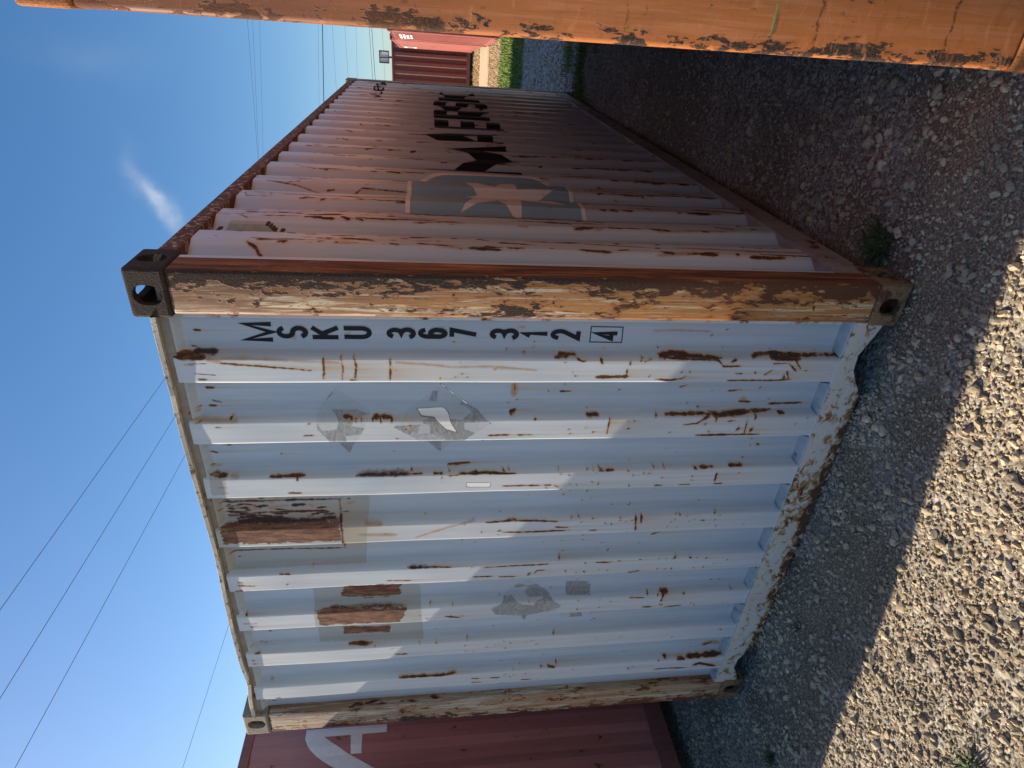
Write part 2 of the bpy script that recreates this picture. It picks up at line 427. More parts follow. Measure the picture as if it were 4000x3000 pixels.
class MB:
    """Collects boxes, tubes and prisms, then links them as one mesh."""
    def __init__(self): self.bm = bmesh.new()
    def box(self, x0, x1, y0, y1, z0, z1, bevel=0.0, seg=2):
        g = bmesh.ops.create_cube(self.bm, size=1.0)
        vs = g['verts']
        for v in vs:
            v.co.x = x0 if v.co.x < 0 else x1; v.co.y = y0 if v.co.y < 0 else y1; v.co.z = z0 if v.co.z < 0 else z1
        if bevel:
            es = list({e for v in vs for e in v.link_edges})
            bmesh.ops.bevel(self.bm, geom=es, offset=bevel, segments=seg, affect='EDGES', profile=0.5)
        return self
    def prism(self, pts, axis, a, b):
        """Extrude a polygon; pts are the two other coordinates in axis order."""
        def put(p, t):
            q = list(p); q.insert(axis, t); return q
        A = [self.bm.verts.new(put(p, a)) for p in pts]; B = [self.bm.verts.new(put(p, b)) for p in pts]
        n = len(pts)
        self.bm.faces.new(A); self.bm.faces.new(B[::-1])
        for i in range(n): self.bm.faces.new((A[i], B[i], B[(i + 1) % n], A[(i + 1) % n]))
        return self
    def tube(self, pts, r, n=6, r_end=None):
        rings = []
        for i, p in enumerate(pts):
            p = Vector(p)
            d = (Vector(pts[min(i + 1, len(pts) - 1)]) - Vector(pts[max(i - 1, 0)])).normalized()
            a = d.cross(Vector((0, 0, 1)) if abs(d.z) < 0.9 else Vector((1, 0, 0))).normalized(); b = d.cross(a)
            rr = r if r_end is None else r + (r_end - r) * i / max(1, len(pts) - 1)
            rings.append([self.bm.verts.new(p + (a * math.cos(2 * math.pi * j / n) + b * math.sin(2 * math.pi * j / n)) * rr) for j in range(n)])
        for A, B in zip(rings, rings[1:]):
            for j in range(n): self.bm.faces.new((A[j], A[(j + 1) % n], B[(j + 1) % n], B[j]))
        self.bm.faces.new(rings[0][::-1]); self.bm.faces.new(rings[-1])
        return self
    def mesh(self, name, smooth=False):
        bmesh.ops.recalc_face_normals(self.bm, faces=self.bm.faces)
        me = bpy.data.meshes.new(name); self.bm.to_mesh(me); self.bm.free()
        if smooth:
            for p in me.polygons: p.use_smooth = True
        return me
    def build(self, name, mat, parent=None, smooth=False):
        return link(name, self.mesh(name, smooth), parent, mat)

# ------------------------------------------------------------------ corner casting with its three slots
def stadium(w, h, n=8):
    """closed outline, w x h, round ends on the longer axis"""
    pts = []
    if h >= w:
        r = w / 2; s = h / 2 - r
        for i in range(n + 1): t = math.pi * i / n; pts.append((r * math.cos(t), s + r * math.sin(t)))
        for i in range(n + 1): t = math.pi + math.pi * i / n; pts.append((r * math.cos(t), -s + r * math.sin(t)))
    else:
        pts = [(b, -a) for a, b in stadium(h, w, n)]
    return pts

def casting_mesh():
    def tmp(mb):
        return link('casting_blank', mb.mesh('casting_blank'))
    body = tmp(MB().box(-0.162, 0, 0, 0.178, -0.118, 0, 0.011, 3))
    cut = [tmp(MB().box(-0.142, -0.022, 0.022, 0.156, -0.098, -0.022, 0.012, 2)),
           tmp(MB().prism([(-0.086 + a, -0.059 + b) for a, b in stadium(0.066, 0.084)], 1, -0.03, 0.05)),
           tmp(MB().prism([(0.089 + a, -0.059 + b) for a, b in stadium(0.062, 0.084)], 0, -0.05, 0.03)),
           tmp(MB().prism([(-0.081 + a, 0.089 + b) for a, b in stadium(0.064, 0.124)], 2, -0.05, 0.03))]
    for c in cut:
        md = body.modifiers.new('cut', 'BOOLEAN'); md.operation = 'DIFFERENCE'; md.object = c; md.solver = 'EXACT'
    dg = bpy.context.evaluated_depsgraph_get(); dg.update()
    me = bpy.data.meshes.new_from_object(body.evaluated_get(dg))
    me.name = 'corner_casting'
    for o in [body] + cut:
        m_ = o.data; bpy.data.objects.remove(o); bpy.data.meshes.remove(m_)
    return me
CAST = casting_mesh()
_cast_cache = {}
def casting(sx, sy, sz, mat):
    """mirrored copy: sx = +1 right side, sy = -1 near end, sz = +1 top"""
    key = (sx, sy, sz, mat.name)
    if key not in _cast_cache:
        me = CAST.copy()
        me.transform(Matrix.Diagonal((1 if sx > 0 else -1, 1 if sy < 0 else -1, 1 if sz > 0 else -1, 1)))
        if (sx > 0) == (sy > 0) and sz > 0 or (sx > 0) != (sy > 0) and sz < 0: me.flip_normals()
        me.materials.clear(); me.materials.append(mat)
        _cast_cache[key] = me
    return _cast_cache[key]

# ------------------------------------------------------------------ corrugations
W = 2.438
def end_profile(x):
    """depth of the end wall behind the front plane; x runs 0 .. -2.438"""
    u = -np.asarray(x, float)
    t = (u - 0.308) % 0.2525
    d = np.where(t < 0.095, 0.0, np.where(t < 0.111, (t - 0.095) / 0.016, np.where(t < 0.2365, 1.0, 1 - (t - 0.2365) / 0.016)))
    d = np.where((u < 0.292) | (u > 2.195), 1.0, d)
    return 0.012 + 0.042 * d
SP = 0.2905
S0 = 0.605                                                          # where a proud rib of the side wall starts
def side_profile(y):
    """depth of the side wall behind the side plane"""
    t = (np.asarray(y, float) - S0) % SP
    d = np.where(t < 0.095, 0.0, np.where(t < 0.150, (t - 0.095) / 0.055, np.where(t < 0.2355, 1.0, 1 - (t - 0.2355) / 0.055)))
    d = np.where(np.asarray(y) < 0.165, 0.0, d)
    return 0.012 + 0.036 * d
def smooth_fn(fn, h):
    o = np.linspace(-h, h, 7)
    return lambda x: np.mean([fn(np.asarray(x, float) + k) for k in o], axis=0)
def side_dents(y, z): return 0.0024 * np.sin(y * 1.7 + 1.0) * np.sin(z * 2.3) + 0.0018 * np.sin(y * 5.1 + z * 3.7) + 0.0010 * np.sin(y * 11.3 - z * 7.9)
def end_dents(x, z): return 0.0018 * np.sin(x * 2.9) * np.sin(z * 2.1 + 0.6) + 0.0010 * np.sin(x * 7.3 + z * 5.9) + 0.0006 * np.sin(x * 17 - z * 9.3)
END = smooth_fn(end_profile, 0.0045)
SIDE = smooth_fn(side_profile, 0.005)

# ------------------------------------------------------------------ painted-on wear: distance fields in centimetres
rngw = np.random.default_rng(5)
def parse(txt):
    out = []
    for s in txt.replace('\n', '').split(';'):
        if not s: continue
        f = s.split(','); c = [float(v) / 1000 for v in f[2:]]
        out.append((f[0], float(f[1]) / 1000, list(zip(c[::2], c[1::2]))))
    return out

def wear_fields(marks, X, Z):
    """X (cols), Z (rows) grid coordinates -> dict of signed fields in cm"""
    names = {'r': 'rust', 'd': 'dark', 's': 'stain', 'w': 'white', 'P': 'primer', 'B': 'brown', 'G': 'residue', 'W': 'white', 'D': 'dark'}
    F = {n: np.full((len(Z), len(X)), -4.0, np.float32) for n in set(names.values())}
    xs = np.sort(X); order = np.argsort(X)
    for k, w, pts in marks:
        P = np.array(pts)
        m = 0.05 + w
        ci = np.where((X >= P[:, 0].min() - m) & (X <= P[:, 0].max() + m))[0]
        ri = np.where((Z >= P[:, 1].min() - m) & (Z <= P[:, 1].max() + m))[0]
        if not len(ci) or not len(ri): continue
        gx = X[ci][None, :]; gz = Z[ri][:, None]
        d = np.full((len(ri), len(ci)), 9.0)
        seq = list(zip(P, P[1:])) if len(P) > 1 else [(P[0], P[0] + 1e-5)]
        closed = k in 'PBGWD'
        if closed: seq = seq + [(P[-1], P[0])]
        ins = np.zeros(d.shape, bool)
        ph = rngw.uniform(0, 6.28, 3)
        K1 = np.cumsum(rngw.uniform(0.003, 0.022, 160)); V1 = rngw.uniform(0.45, 1.6, 160)
        K2 = np.cumsum(rngw.uniform(0.015, 0.090, 60)); V2 = rngw.uniform(0.75, 1.35, 60)
        total = sum(float(np.hypot(*(b - a))) for a, b in seq); run_ = 0.0
        for a, b in seq:
            ab = b - a; L = ab @ ab + 1e-12
            t = np.clip(((gx - a[0]) * ab[0] + (gz - a[1]) * ab[1]) / L, 0, 1)
            dd = np.hypot(gx - a[0] - t * ab[0], gz - a[1] - t * ab[1])
            if not closed and len(P) > 1:                         # ragged width, thin towards both ends
                s = (run_ + t * math.sqrt(L)); q = s / total
                wj = (np.interp(s, K1, V1) if w < 0.004 else 0.75 + 0.25 * np.interp(s, K1, V1)) * np.interp(s, K2, V2)
                wj = wj * np.clip(np.minimum(q, 1 - q) * 5 + 0.40, 0, 1)
                dd = dd + w * (1 - wj)
            elif not closed:
                th = np.arctan2(gz - a[1], gx - a[0]); dd = dd * (1 + 0.28 * np.sin(2 * th + ph[0]) + 0.18 * np.sin(5 * th + ph[1])) + 0.12 * w
            d = np.minimum(d, dd); run_ += math.sqrt(L)
            if closed:
                c = (a[1] > gz) != (b[1] > gz)
                xi = a[0] + (gz - a[1]) * ab[0] / (ab[1] if abs(ab[1]) > 1e-9 else 1e-9)
                ins ^= c & (gx < xi)
        f = np.where(ins, d, -d) * 100 if closed else (w - d) * 100 * (1.4 if w < 0.004 else 1.0) + (0.10 if k in 'rd' else 0.0)
        sub = F[names[k]][np.ix_(ri, ci)]
        F[names[k]][np.ix_(ri, ci)] = np.maximum(sub, np.clip(f, -4, 4))
    # run-off: rust bleeding down the wall
    src = np.clip(np.maximum(F['rust'], F['dark']) * 1.5 + 0.4, 0, 1)
    o = np.argsort(-Z); run = np.zeros_like(src); cur = np.zeros(len(X), np.float32)
    for a, i in enumerate(o):
        dz = 0 if a == 0 else abs(Z[i] - Z[o[a - 1]])
        cur = np.maximum(cur * math.exp(-dz / 0.16), src[i]); run[i] = cur
    F['run'] = run
    return F

END_MARKS = parse("""d,3.7,-297,2449,-296,2416,-297,2378;r,6.8,-302,2509,-305,2473,-307,2415;s,4.4,-311,2409,-321,2366;r,2.2,-326,2366,-333,2287,-340,2215,-347,2142,-354,2083;s,2.2,-311,2364,-310,2283,-317,2138,-324,1990;w,1,-316,2484,-315,2423;w,1,-330,2467,-328,2410;w,1,-366,2454,-372,2388;r,2.2,-310,2040,-352,2040,-385,2045;r,2.2,-306,1982,-352,1978,-390,1984;r,2.2,-303,1940,-341,1934,-392,1941;r,2.2,-392,1958,-392,1934;s,2.2,-554,2506,-557,2432,-560,2351;r,2.2,-625,2133,-623,2101;r,3.6,-554,2372;r,2.2,-573,2112;s,4.1,-249,2133;s,4.2,-236,1958;r,2.6,-311,1820,-356,1821,-394,1824;r,2.3,-348,1461;r,2.2,-380,1599;r,3.1,-584,1758;r,2.8,-563,1300;r,2.2,-514,1400;s,2.2,-323,1802,-330,1703,-341,1608,-337,1480,-352,1315;s,6.8,-432,1383,-482,1381;r,2.4,-431,1383,-462,1379;r,2.4,-549,1394,-543,1372;r,2.2,-554,1995,-554,1966;r,2.2,-554,1888,-556,1822;r,2.2,-556,1822,-571,1824;r,2.2,-555,1982,-565,1981;r,2.2,-555,1964,-560,1963;r,2.2,-555,1949,-569,1949;r,2.2,-555,1930,-565,1929;r,2.2,-555,1891,-564,1890;r,2.2,-555,1878,-562,1877;r,2.2,-555,1862,-572,1861;r,2.2,-632,1472,-631,1395;r,2.2,-632,1360,-633,1304;G,0,-445,1661,-477,1604,-521,1545,-576,1461,-645,1551,-653,1602;G,0,-445,1661,-521,1545,-576,1461,-645,1551,-736,1648,-642,1738,-591,1820,-500,1720;W,0,-538,1735,-534,1673,-533,1641,-552,1618,-578,1610,-615,1589,-602,1627,-556,1670,-553,1720;w,2.7,-434,1649,-520,1550;G,0,-446,2015,-547,1900,-737,1986,-599,2085,-538,2086;s,2.2,-214,897,-210,822,-214,682;s,4,-205,1372;r,2.2,-298,1238,-298,1177;r,2.2,-305,1254,-303,1206;r,2.3,-306,1174,-316,1154,-314,1141;r,3,-307,1087,-325,1080;r,4.1,-380,1093,-379,1046,-377,978;r,2.2,-348,984,-375,983;r,2.2,-312,978,-329,977;r,2.2,-317,926,-308,900;r,4.5,-302,868,-296,818,-300,758;r,2.8,-301,758,-304,651;r,2.3,-304,845,-307,770,-311,653;r,2.5,-389,870,-393,824,-387,771,-377,756;r,2.2,-304,935;r,2.4,-313,939;r,2.2,-359,776;r,2.5,-359,745;r,2.3,-375,1170;r,2.2,-359,1184;r,3.4,-465,1253;r,2.7,-562,1301;r,3.6,-622,1071;r,2.5,-609,936;r,3.6,-557,832;r,2.2,-575,918;r,2.2,-576,942;r,2.2,-602,1104;r,2.5,-630,1162;r,2.3,-627,608;r,3,-537,658;r,2.2,-465,1209,-465,1171;r,2.2,-449,749,-438,722;r,2.2,-553,1104,-554,1055;r,2.2,-555,1087,-559,1086;r,2.2,-561,1015,-631,1017;r,2.2,-554,795,-553,629;r,2.6,-550,612,-569,649,-587,663,-594,718;r,2.3,-644,658,-643,569;r,2.2,-304,748,-305,631;r,2.2,-309,751,-311,645,-336,620,-334,552;r,2.2,-316,593,-308,574;r,3.7,-303,511,-297,491,-295,422,-298,314;r,2.2,-298,314,-297,135;r,4.5,-303,438,-306,390,-304,324;r,2.6,-324,427,-320,370,-355,328;r,2.2,-312,343,-343,314;r,2.2,-395,592,-395,513,-395,402,-389,332;r,6.1,-381,369;r,2.6,-362,489;r,2.7,-452,424;r,3,-537,658;r,3.4,-591,630;r,6.6,-615,490;r,6.7,-621,434;r,2.3,-627,608;r,4.9,-724,354;r,2.3,-355,366,-387,348;r,2.2,-371,450,-351,426;r,2.2,-365,565,-367,539;s,5.1,-306,155;s,10.6,-505,476;r,2.2,-466,549,-460,501;r,2.2,-525,367,-522,226;r,2.3,-513,495,-515,448;r,4.6,-552,611,-556,577,-549,447;r,2.2,-549,447,-547,356;r,2.6,-555,613,-574,646,-591,675;r,3,-558,590,-579,591;r,2.2,-579,542,-575,512;r,2.7,-644,659,-642,521,-642,393;r,2.2,-567,463,-634,457;r,2.2,-555,427,-572,432;r,2.2,-553,331,-553,304;P,0,-899,2509,-905,1917,-1057,1933,-1307,1954,-1309,2509,-1153,2505;B,0,-1057,2492,-1051,2430,-1052,2042,-1143,2034,-1141,2489;D,0,-1049,2431,-1039,2339,-1050,2200,-1046,2061,-1056,2049,-1058,2215,-1058,2427;d,2.2,-956,2481,-958,2328,-959,2033;d,2.2,-1216,2485,-1218,2254,-1225,2033;d,2.8,-964,2039,-1050,2039,-1086,2034,-1142,2034,-1222,2037;r,3.2,-1017,2336,-1017,2091;d,2.4,-1002,2286,-1009,2238;P,0,-811,2488,-812,2430,-888,2435,-891,2491;r,2.2,-809,2467,-807,2426;r,2.2,-812,2274,-811,2209,-810,2149;r,2.2,-809,2176,-830,2178;r,2.2,-887,2216,-889,2169;d,2.9,-813,1963,-812,1860;r,2.2,-1320,2299,-1323,2259;r,2.2,-1303,2170;r,3.2,-1380,2276;r,2.4,-1375,2470,-1382,2405;d,4,-812,1955,-811,1869,-812,1762;r,2.2,-812,1762,-812,1716;r,2.2,-812,1674,-813,1639;r,2.2,-822,1614,-819,1575;r,2.9,-814,1575,-813,1486,-817,1392,-818,1355;W,0,-859,1547,-862,1451,-883,1454,-880,1545;r,2.4,-880,1402,-879,1332,-880,1254;r,2.2,-879,1235,-880,1209;r,2.7,-795,1617,-790,1531;r,2.2,-807,1790;r,2.2,-804,1757;r,2.2,-807,1614;r,2.2,-809,1402;r,2.2,-830,1642;r,2.8,-1121,1476;r,2.2,-1329,1509;r,2.2,-1390,1438;s,4.3,-1064,1941,-1066,1879;d,3.9,-1115,1866;d,4.3,-1119,1401;d,5.5,-1386,1256;s,5.1,-1114,1972,-1122,1826;s,2.2,-1141,1745,-1086,1602,-1062,1508;r,2.2,-1072,1459,-1068,1375,-1063,1337;r,2.8,-1068,1337,-1072,1228,-1078,1161;r,2.8,-1127,1391,-1132,1293,-1129,1131;d,2.5,-1318,1782,-1318,1716,-1318,1677;r,2.2,-1318,1677,-1323,1598;r,2.2,-1332,1451,-1329,1318,-1329,1175;r,2.7,-1387,1869,-1391,1771;r,2.2,-1387,1501,-1388,1420;r,2.2,-1395,1387,-1397,1317;r,3,-1380,1232,-1366,1221,-1365,1188;B,0,-1407,2045,-1410,1798,-1529,1823,-1525,2078;B,0,-1566,2178,-1560,2148,-1566,1785,-1656,1819,-1651,2174;B,0,-1723,2082,-1725,1862,-1778,1875,-1770,2075;d,2.2,-1535,1977,-1535,1939;d,2.2,-1535,1896,-1535,1868;P,0,-1409,2188,-1463,1730,-1815,1717,-1809,2191;D,0,-1562,2120,-1562,2001,-1561,1941,-1562,1856,-1566,1791,-1567,1880,-1566,2008,-1565,2115;r,2.2,-1568,1586;r,2.2,-1564,1687;r,2.7,-1641,1543;r,2.2,-1644,1701;r,2.8,-1817,1513;r,2.2,-1822,1736;r,2.2,-1823,1659;r,2.2,-1844,1864;r,2.4,-1878,1421;r,2.2,-1863,1378;r,2.2,-1843,1339;r,2.2,-1856,1307;r,2.2,-1850,1204;r,2.2,-1877,1179;r,2.2,-1892,1329;r,2.2,-1895,1520;r,2.2,-1988,1184;r,2.9,-1818,1098;r,3.6,-2063,1057;r,2.2,-2015,1125;r,2.2,-2070,1136;r,2.3,-2075,1278;r,2.6,-2104,1213;r,2.2,-2101,1316;r,2.2,-2123,1289;r,2.3,-2157,1149;r,2.2,-2164,1331;r,2.2,-1823,1939;r,2.2,-1636,1618,-1651,1551;r,2.2,-1886,1848,-1890,1792;r,3,-2075,1836,-2075,1765,-2076,1684;r,2.2,-2076,1684,-2077,1631,-2071,1558;r,2.2,-2071,1103,-2074,1066;r,2.2,-2120,1392,-2122,1345;r,2.2,-2114,1484,-2117,1447;r,2.2,-2145,1483,-2150,1437;r,2.3,-2152,1230,-2154,1183;G,0,-1514,1325,-1464,1242,-1555,1145,-1606,1086,-1643,1104,-1663,1216,-1754,1242,-1660,1290,-1646,1390,-1602,1413,-1566,1359;G,0,-1493,1069,-1495,948,-1565,947,-1564,1063;G,0,-1656,1083,-1658,980,-1746,960,-1744,1065;r,2.2,-1815,2057,-1816,1952;d,6,-813,1013;r,2.6,-814,992,-813,961;r,2.4,-894,774,-895,740;r,2.2,-894,673,-893,625;r,2.2,-811,598,-810,541;r,2.2,-837,520,-882,519;r,2.2,-894,520,-893,483;r,2.9,-808,471,-809,410;r,2.2,-811,1044;r,2.2,-811,1069;r,2.2,-806,1019;r,2.2,-826,1175;r,2.2,-831,1141;r,2.7,-817,900;r,2.2,-837,877;r,2.3,-828,834;r,2.2,-829,810;r,2.4,-854,751;r,2.7,-878,1015;r,2.2,-870,1041;r,2.3,-882,1104;r,2.2,-877,1132;r,2.2,-889,1181;r,2.3,-892,885;r,2.2,-806,750;r,4,-811,617;r,2.2,-849,625;r,2.2,-871,622;r,2.7,-947,1113;r,2.2,-966,1140;r,2.2,-1061,1071;r,2.2,-1065,1103;r,2.2,-1069,1011;r,2.2,-1085,890;r,2.2,-1098,953;r,2.2,-1103,926;r,2.5,-1104,660;r,2.5,-1094,644;r,2.9,-1067,627;r,2.5,-1074,594;r,2.6,-1137,628;r,2.2,-1131,672;r,2.2,-1105,577;r,3,-1063,468;r,2.6,-1074,445;r,2.2,-1101,461;r,2.2,-1137,448;r,2.2,-1204,1024;r,2.5,-1234,1022;r,2.2,-1256,935;r,2.2,-1231,1118;r,3,-1333,1008;r,3.9,-1331,854;r,3.5,-1387,1007;r,3,-1377,1093;r,2.2,-1387,899;r,3.1,-1328,756;r,2.7,-1392,666;r,2.7,-1395,628;r,3.2,-1394,597;r,2.7,-1327,670;r,2.7,-1329,635;r,5.4,-1325,596;r,4.1,-1327,522;r,2.2,-1329,490;r,3.7,-1334,443;r,3.2,-1394,444;r,2.2,-1394,491;r,3.4,-1528,357;r,2.2,-1531,314;r,3.8,-1566,675;r,3.8,-1570,625;r,3.4,-1571,498;r,3.2,-1581,1008;r,2.2,-1582,904;r,2.8,-1635,901;r,3.7,-1639,1007;r,2.2,-1598,851;r,2.4,-1636,604;r,2.5,-1653,428;r,3.3,-1065,824,-1145,812;r,2.5,-1064,799,-1102,795;r,2.2,-1101,529,-1102,506;r,2.4,-1072,1245,-1074,1187;r,2.2,-1129,1240,-1131,1117;r,2.2,-1109,1167,-1114,1111;r,2.2,-1135,1016,-1135,984;r,2.2,-1216,714,-1204,685;r,2.2,-1304,1121,-1313,1127;r,2.2,-1329,1222,-1327,1173;r,2.2,-1333,960,-1336,887;r,2.2,-1408,798,-1401,765,-1399,748;r,4.7,-1563,612,-1563,575;r,3.1,-1565,599,-1615,603;r,2.2,-1577,765,-1582,692;r,2.9,-1648,689,-1648,647;r,2.2,-1657,576,-1650,494;s,9.3,-2022,280,-2004,234,-2016,190;r,4.4,-2023,275,-2008,233;r,4.2,-1851,243;r,5.4,-2068,485;r,4.8,-2121,676;r,2.2,-2076,521;r,3.6,-2071,372,-2071,306,-2069,176;r,4.1,-2075,421,-2076,380;r,6.7,-2127,323,-2115,291,-2148,200;r,2.5,-2143,537,-2140,458,-2146,365""")
SIDE_MARKS = parse("""r,4.9,306,2307,289,2279,244,2248;d,4.3,337,2299,323,2237,336,2147;r,2.2,336,2147,329,2114;s,3.5,331,2146,348,1958;r,2.2,394,2131,398,2093;r,2.2,393,2041,396,1946;r,2.2,358,2125,366,2104;r,2.2,361,2037,364,2027;r,2.2,377,1928,378,1915;r,2.2,362,1829,364,1803;r,2.2,384,1790,381,1763;r,2.2,681,2206,685,2172;r,2.2,684,2100,686,2064;r,2.2,690,1996,691,1959;r,2.2,699,1905,698,1883;r,2.2,670,1852,673,1826;r,2.2,1251,2330,1243,2218;r,2.2,1198,2106,1196,2068;r,2.2,1144,2158,1151,2122;d,2.7,960,2469,901,2451,916,2353;d,2.2,960,2469,968,2364,916,2353;r,2.2,961,2363,946,2252,933,1977,957,1818;d,2.2,1187,2426,1166,2290,1118,2159,1122,2035,1163,1997,1147,1777;r,3.7,1105,1977;r,2.2,346,2420;r,3.7,1611,1821;r,2.2,1405,2004;r,2.2,1454,1995;r,2.2,319,1849;r,2.2,619,2496,614,2440,650,2354;r,2.2,680,2471,689,2401,689,2349;r,2.2,640,2328,660,2321;r,2.2,632,2295,664,2288;s,4.8,1230,2492,1225,2216,1227,1784;s,4,937,2312,949,1818;s,3.3,408,2475,406,2286,408,2159;s,3.6,637,2507,670,2240,700,1846;r,6,945,382,905,237,916,150;r,4.4,807,734;r,6,614,940;r,7.1,1667,506;r,6.5,1425,784;r,6.1,1150,769;r,4.9,664,465,638,391;r,4.9,305,466,308,321;s,8,367,751,359,174;r,8.3,331,185;r,2.5,666,1347,661,953;r,2.3,399,1326,391,1112,359,846;s,4.6,934,773,893,335;s,4.5,958,1312,980,872""")

rs_ = random.Random(21)
for k_ in range(-1, 19):
    y0 = S0 + SP * k_
    for e_, n_ in ((0.004, 30), (0.091, 22), (0.045, 13)):
        for _ in range(n_ if k_ < 6 else n_ // 2):
            zc = rs_.uniform(0.30, 2.42); ln = rs_.expovariate(1 / 0.055) + 0.006
            SIDE_MARKS.append((rs_.choice('rrrds'), rs_.uniform(0.0014, 0.0056), [(y0 + e_ + rs_.gauss(0, 0.007), zc), (y0 + e_ + rs_.gauss(0, 0.007), zc - ln)]))
for _ in range(150):                                                 # specks of rust everywhere
    SIDE_MARKS.append(('r', rs_.uniform(0.0015, 0.0045), [(rs_.uniform(0.2, 5.8), rs_.uniform(0.25, 2.4))]))
for _ in range(70):                                                  # grime inside the welded frame of the upper repair
    zc = 2.47 - min(0.46, rs_.expovariate(1 / 0.13)); xc = -rs_.triangular(0.925, 1.045, 1.04); ln = rs_.uniform(0.006, 0.05)
    END_MARKS.append((rs_.choice('dds'), rs_.uniform(0.0012, 0.0045), [(xc, zc), (xc + rs_.gauss(0, 0.004), zc - ln)]))
for _ in range(60):                                                  # chips just under the lip
    xc = -rs_.uniform(0.2, 2.25); zc = 2.49 - rs_.expovariate(1 / 0.03)
    END_MARKS.append((rs_.choice('drs'), rs_.uniform(0.0012, 0.003), [(xc, zc), (xc + rs_.gauss(0, 0.004), zc - rs_.uniform(0.004, 0.03))]))
for _ in range(170):
    END_MARKS.append((rs_.choice('rrd'), rs_.uniform(0.0010, 0.0028), [(-rs_.uniform(0.2, 2.25), rs_.triangular(0.2, 2.4, 0.5))]))

# ------------------------------------------------------------------ lettering drawn as ribbons
def arc(cx_, cy_, rx, ry, a0, a1, n=10):
    return [(cx_ + rx * math.cos(R(a0 + (a1 - a0) * i / n)), cy_ + ry * math.sin(R(a0 + (a1 - a0) * i / n))) for i in range(n + 1)]
GL = {  # polylines in a unit box
 'M': [[(0, 0), (0, 1), (0.5, 0.0), (1, 1), (1, 0)]],
 'S': [arc(0.5, 0.745, 0.5, 0.255, 20, 270, 12) + arc(0.5, 0.245, 0.5, 0.245, 90, -160, 12)[1:]],
 'K': [[(0, 0), (0, 1)], [(1, 1), (0.02, 0.42)], [(0.36, 0.62), (1, 0)]],
 'U': [[(0, 1), (0, 0.3)] + arc(0.5, 0.3, 0.5, 0.3, 180, 360, 10)[1:] + [(1, 1)]],
 '3': [arc(0.45, 0.75, 0.5, 0.25, 160, -90, 12) + arc(0.45, 0.25, 0.55, 0.25, 90, -160, 12)[1:]],
 '6': [arc(0.5, 0.7, 0.5, 0.3, 20, 180, 10) + [(0, 0.3)], arc(0.5, 0.3, 0.5, 0.3, 0, 360, 18)],
 '7': [[(0, 1), (1, 1), (0.32, 0)]],
 '1': [[(0.12, 0.74), (0.62, 0.98), (0.62, 0)]],
 '2': [arc(0.5, 0.72, 0.5, 0.28, 170, -30, 10) + [(0, 0.0), (1, 0.0)]],
 '4': [[(0.74, 0), (0.74, 1), (0, 0.27), (1, 0.27)]],
 'A': [[(0, 0), (0.5, 1), (1, 0)], [(0.2, 0.28), (0.8, 0.28)]],
 'E': [[(1, 1), (0, 1), (0, 0), (1, 0)], [(0, 0.5), (0.85, 0.5)]],
 'R': [[(0, 0), (0, 1), (0.6, 1)] + arc(0.6, 0.74, 0.4, 0.26, 90, -90, 8)[1:] + [(0, 0.48)], [(0.5, 0.48), (1, 0)]],
}
def ribbon(pts, w):
    """quads along a polyline, mitred"""
    P = [Vector((*p, 0)) for p in pts]
    closed = (P[0] - P[-1]).length < 1e-6
    if closed: P = P[:-1]
    n = len(P); L, Rr = [], []
    for i in range(n):
        a = P[(i - 1) % n] if (closed or i > 0) else None; b = P[(i + 1) % n] if (closed or i < n - 1) else None
        d1 = (P[i] - a).normalized() if a is not None else None; d2 = (b - P[i]).normalized() if b is not None else None
        if d1 is None: d1 = d2
        if d2 is None: d2 = d1
        n1 = Vector((-d1.y, d1.x, 0)); n2 = Vector((-d2.y, d2.x, 0))
        mt = (n1 + n2)
        mt = mt.normalized() if mt.length > 1e-4 else n1
        s = w / 2 / max(0.42, mt.dot(n1))
        L.append(P[i] + mt * s); Rr.append(P[i] - mt * s)
    q = []
    for i in range(n if closed else n - 1):
        j = (i + 1) % n
        q.append([(L[i].x, L[i].y), (Rr[i].x, Rr[i].y), (Rr[j].x, Rr[j].y), (L[j].x, L[j].y)])
    return q
def glyph(ch, x, y, w, h, sw):
    """polygons of a character whose outer box is x..x+w, y..y+h"""
    out = []
    for pl in GL[ch]:
        out += ribbon([(x + sw / 2 + px * (w - sw), y + sw / 2 + py * (h - sw)) for px, py in pl], sw)
    return out
def wrap(polys, place, cuts, name, mat, parent, step=None):
    """lay flat polygons (a, z) on a corrugated wall: cut them at the folds, then move every vertex by place(a, z)"""
    bm = bmesh.new()
    for i, p in enumerate(polys):
        try: bm.faces.new([bm.verts.new((a, z, i * 1e-7)) for a, z in p])
        except ValueError: pass
    bmesh.ops.triangulate(bm, faces=bm.faces[:])
    lo = min(v.co.x for v in bm.verts); hi = max(v.co.x for v in bm.verts)
    for c in cuts:
        if lo < c < hi:
            bmesh.ops.bisect_plane(bm, geom=bm.verts[:] + bm.edges[:] + bm.faces[:], dist=1e-6, plane_co=(c, 0, 0), plane_no=(1, 0, 0))
    z0_ = min(v.co.y for v in bm.verts); z1_ = max(v.co.y for v in bm.verts)
    for c in np.arange(z0_ + 0.06, z1_, 0.06) if z1_ - z0_ > 0.2 else []:
        bmesh.ops.bisect_plane(bm, geom=bm.verts[:] + bm.edges[:] + bm.faces[:], dist=1e-6, plane_co=(0, c, 0), plane_no=(0, 1, 0))
    for v in bm.verts:
        v.co = place(v.co.x, v.co.y, v.co.z * 1000)
    me = bpy.data.meshes.new(name); bm.to_mesh(me); bm.free()
    return link(name, me, parent, mat)
side_cuts = sorted(S0 + SP * k + o + e for k in range(-3, 21) for o in (0, 0.095, 0.150, 0.2355) for e in (-0.005, -0.0025, 0, 0.0025, 0.005))
def on_side(y, z, e=0): return Vector((-float(SIDE(y) + side_dents(y, z)) + 0.0022 + e, y, z))
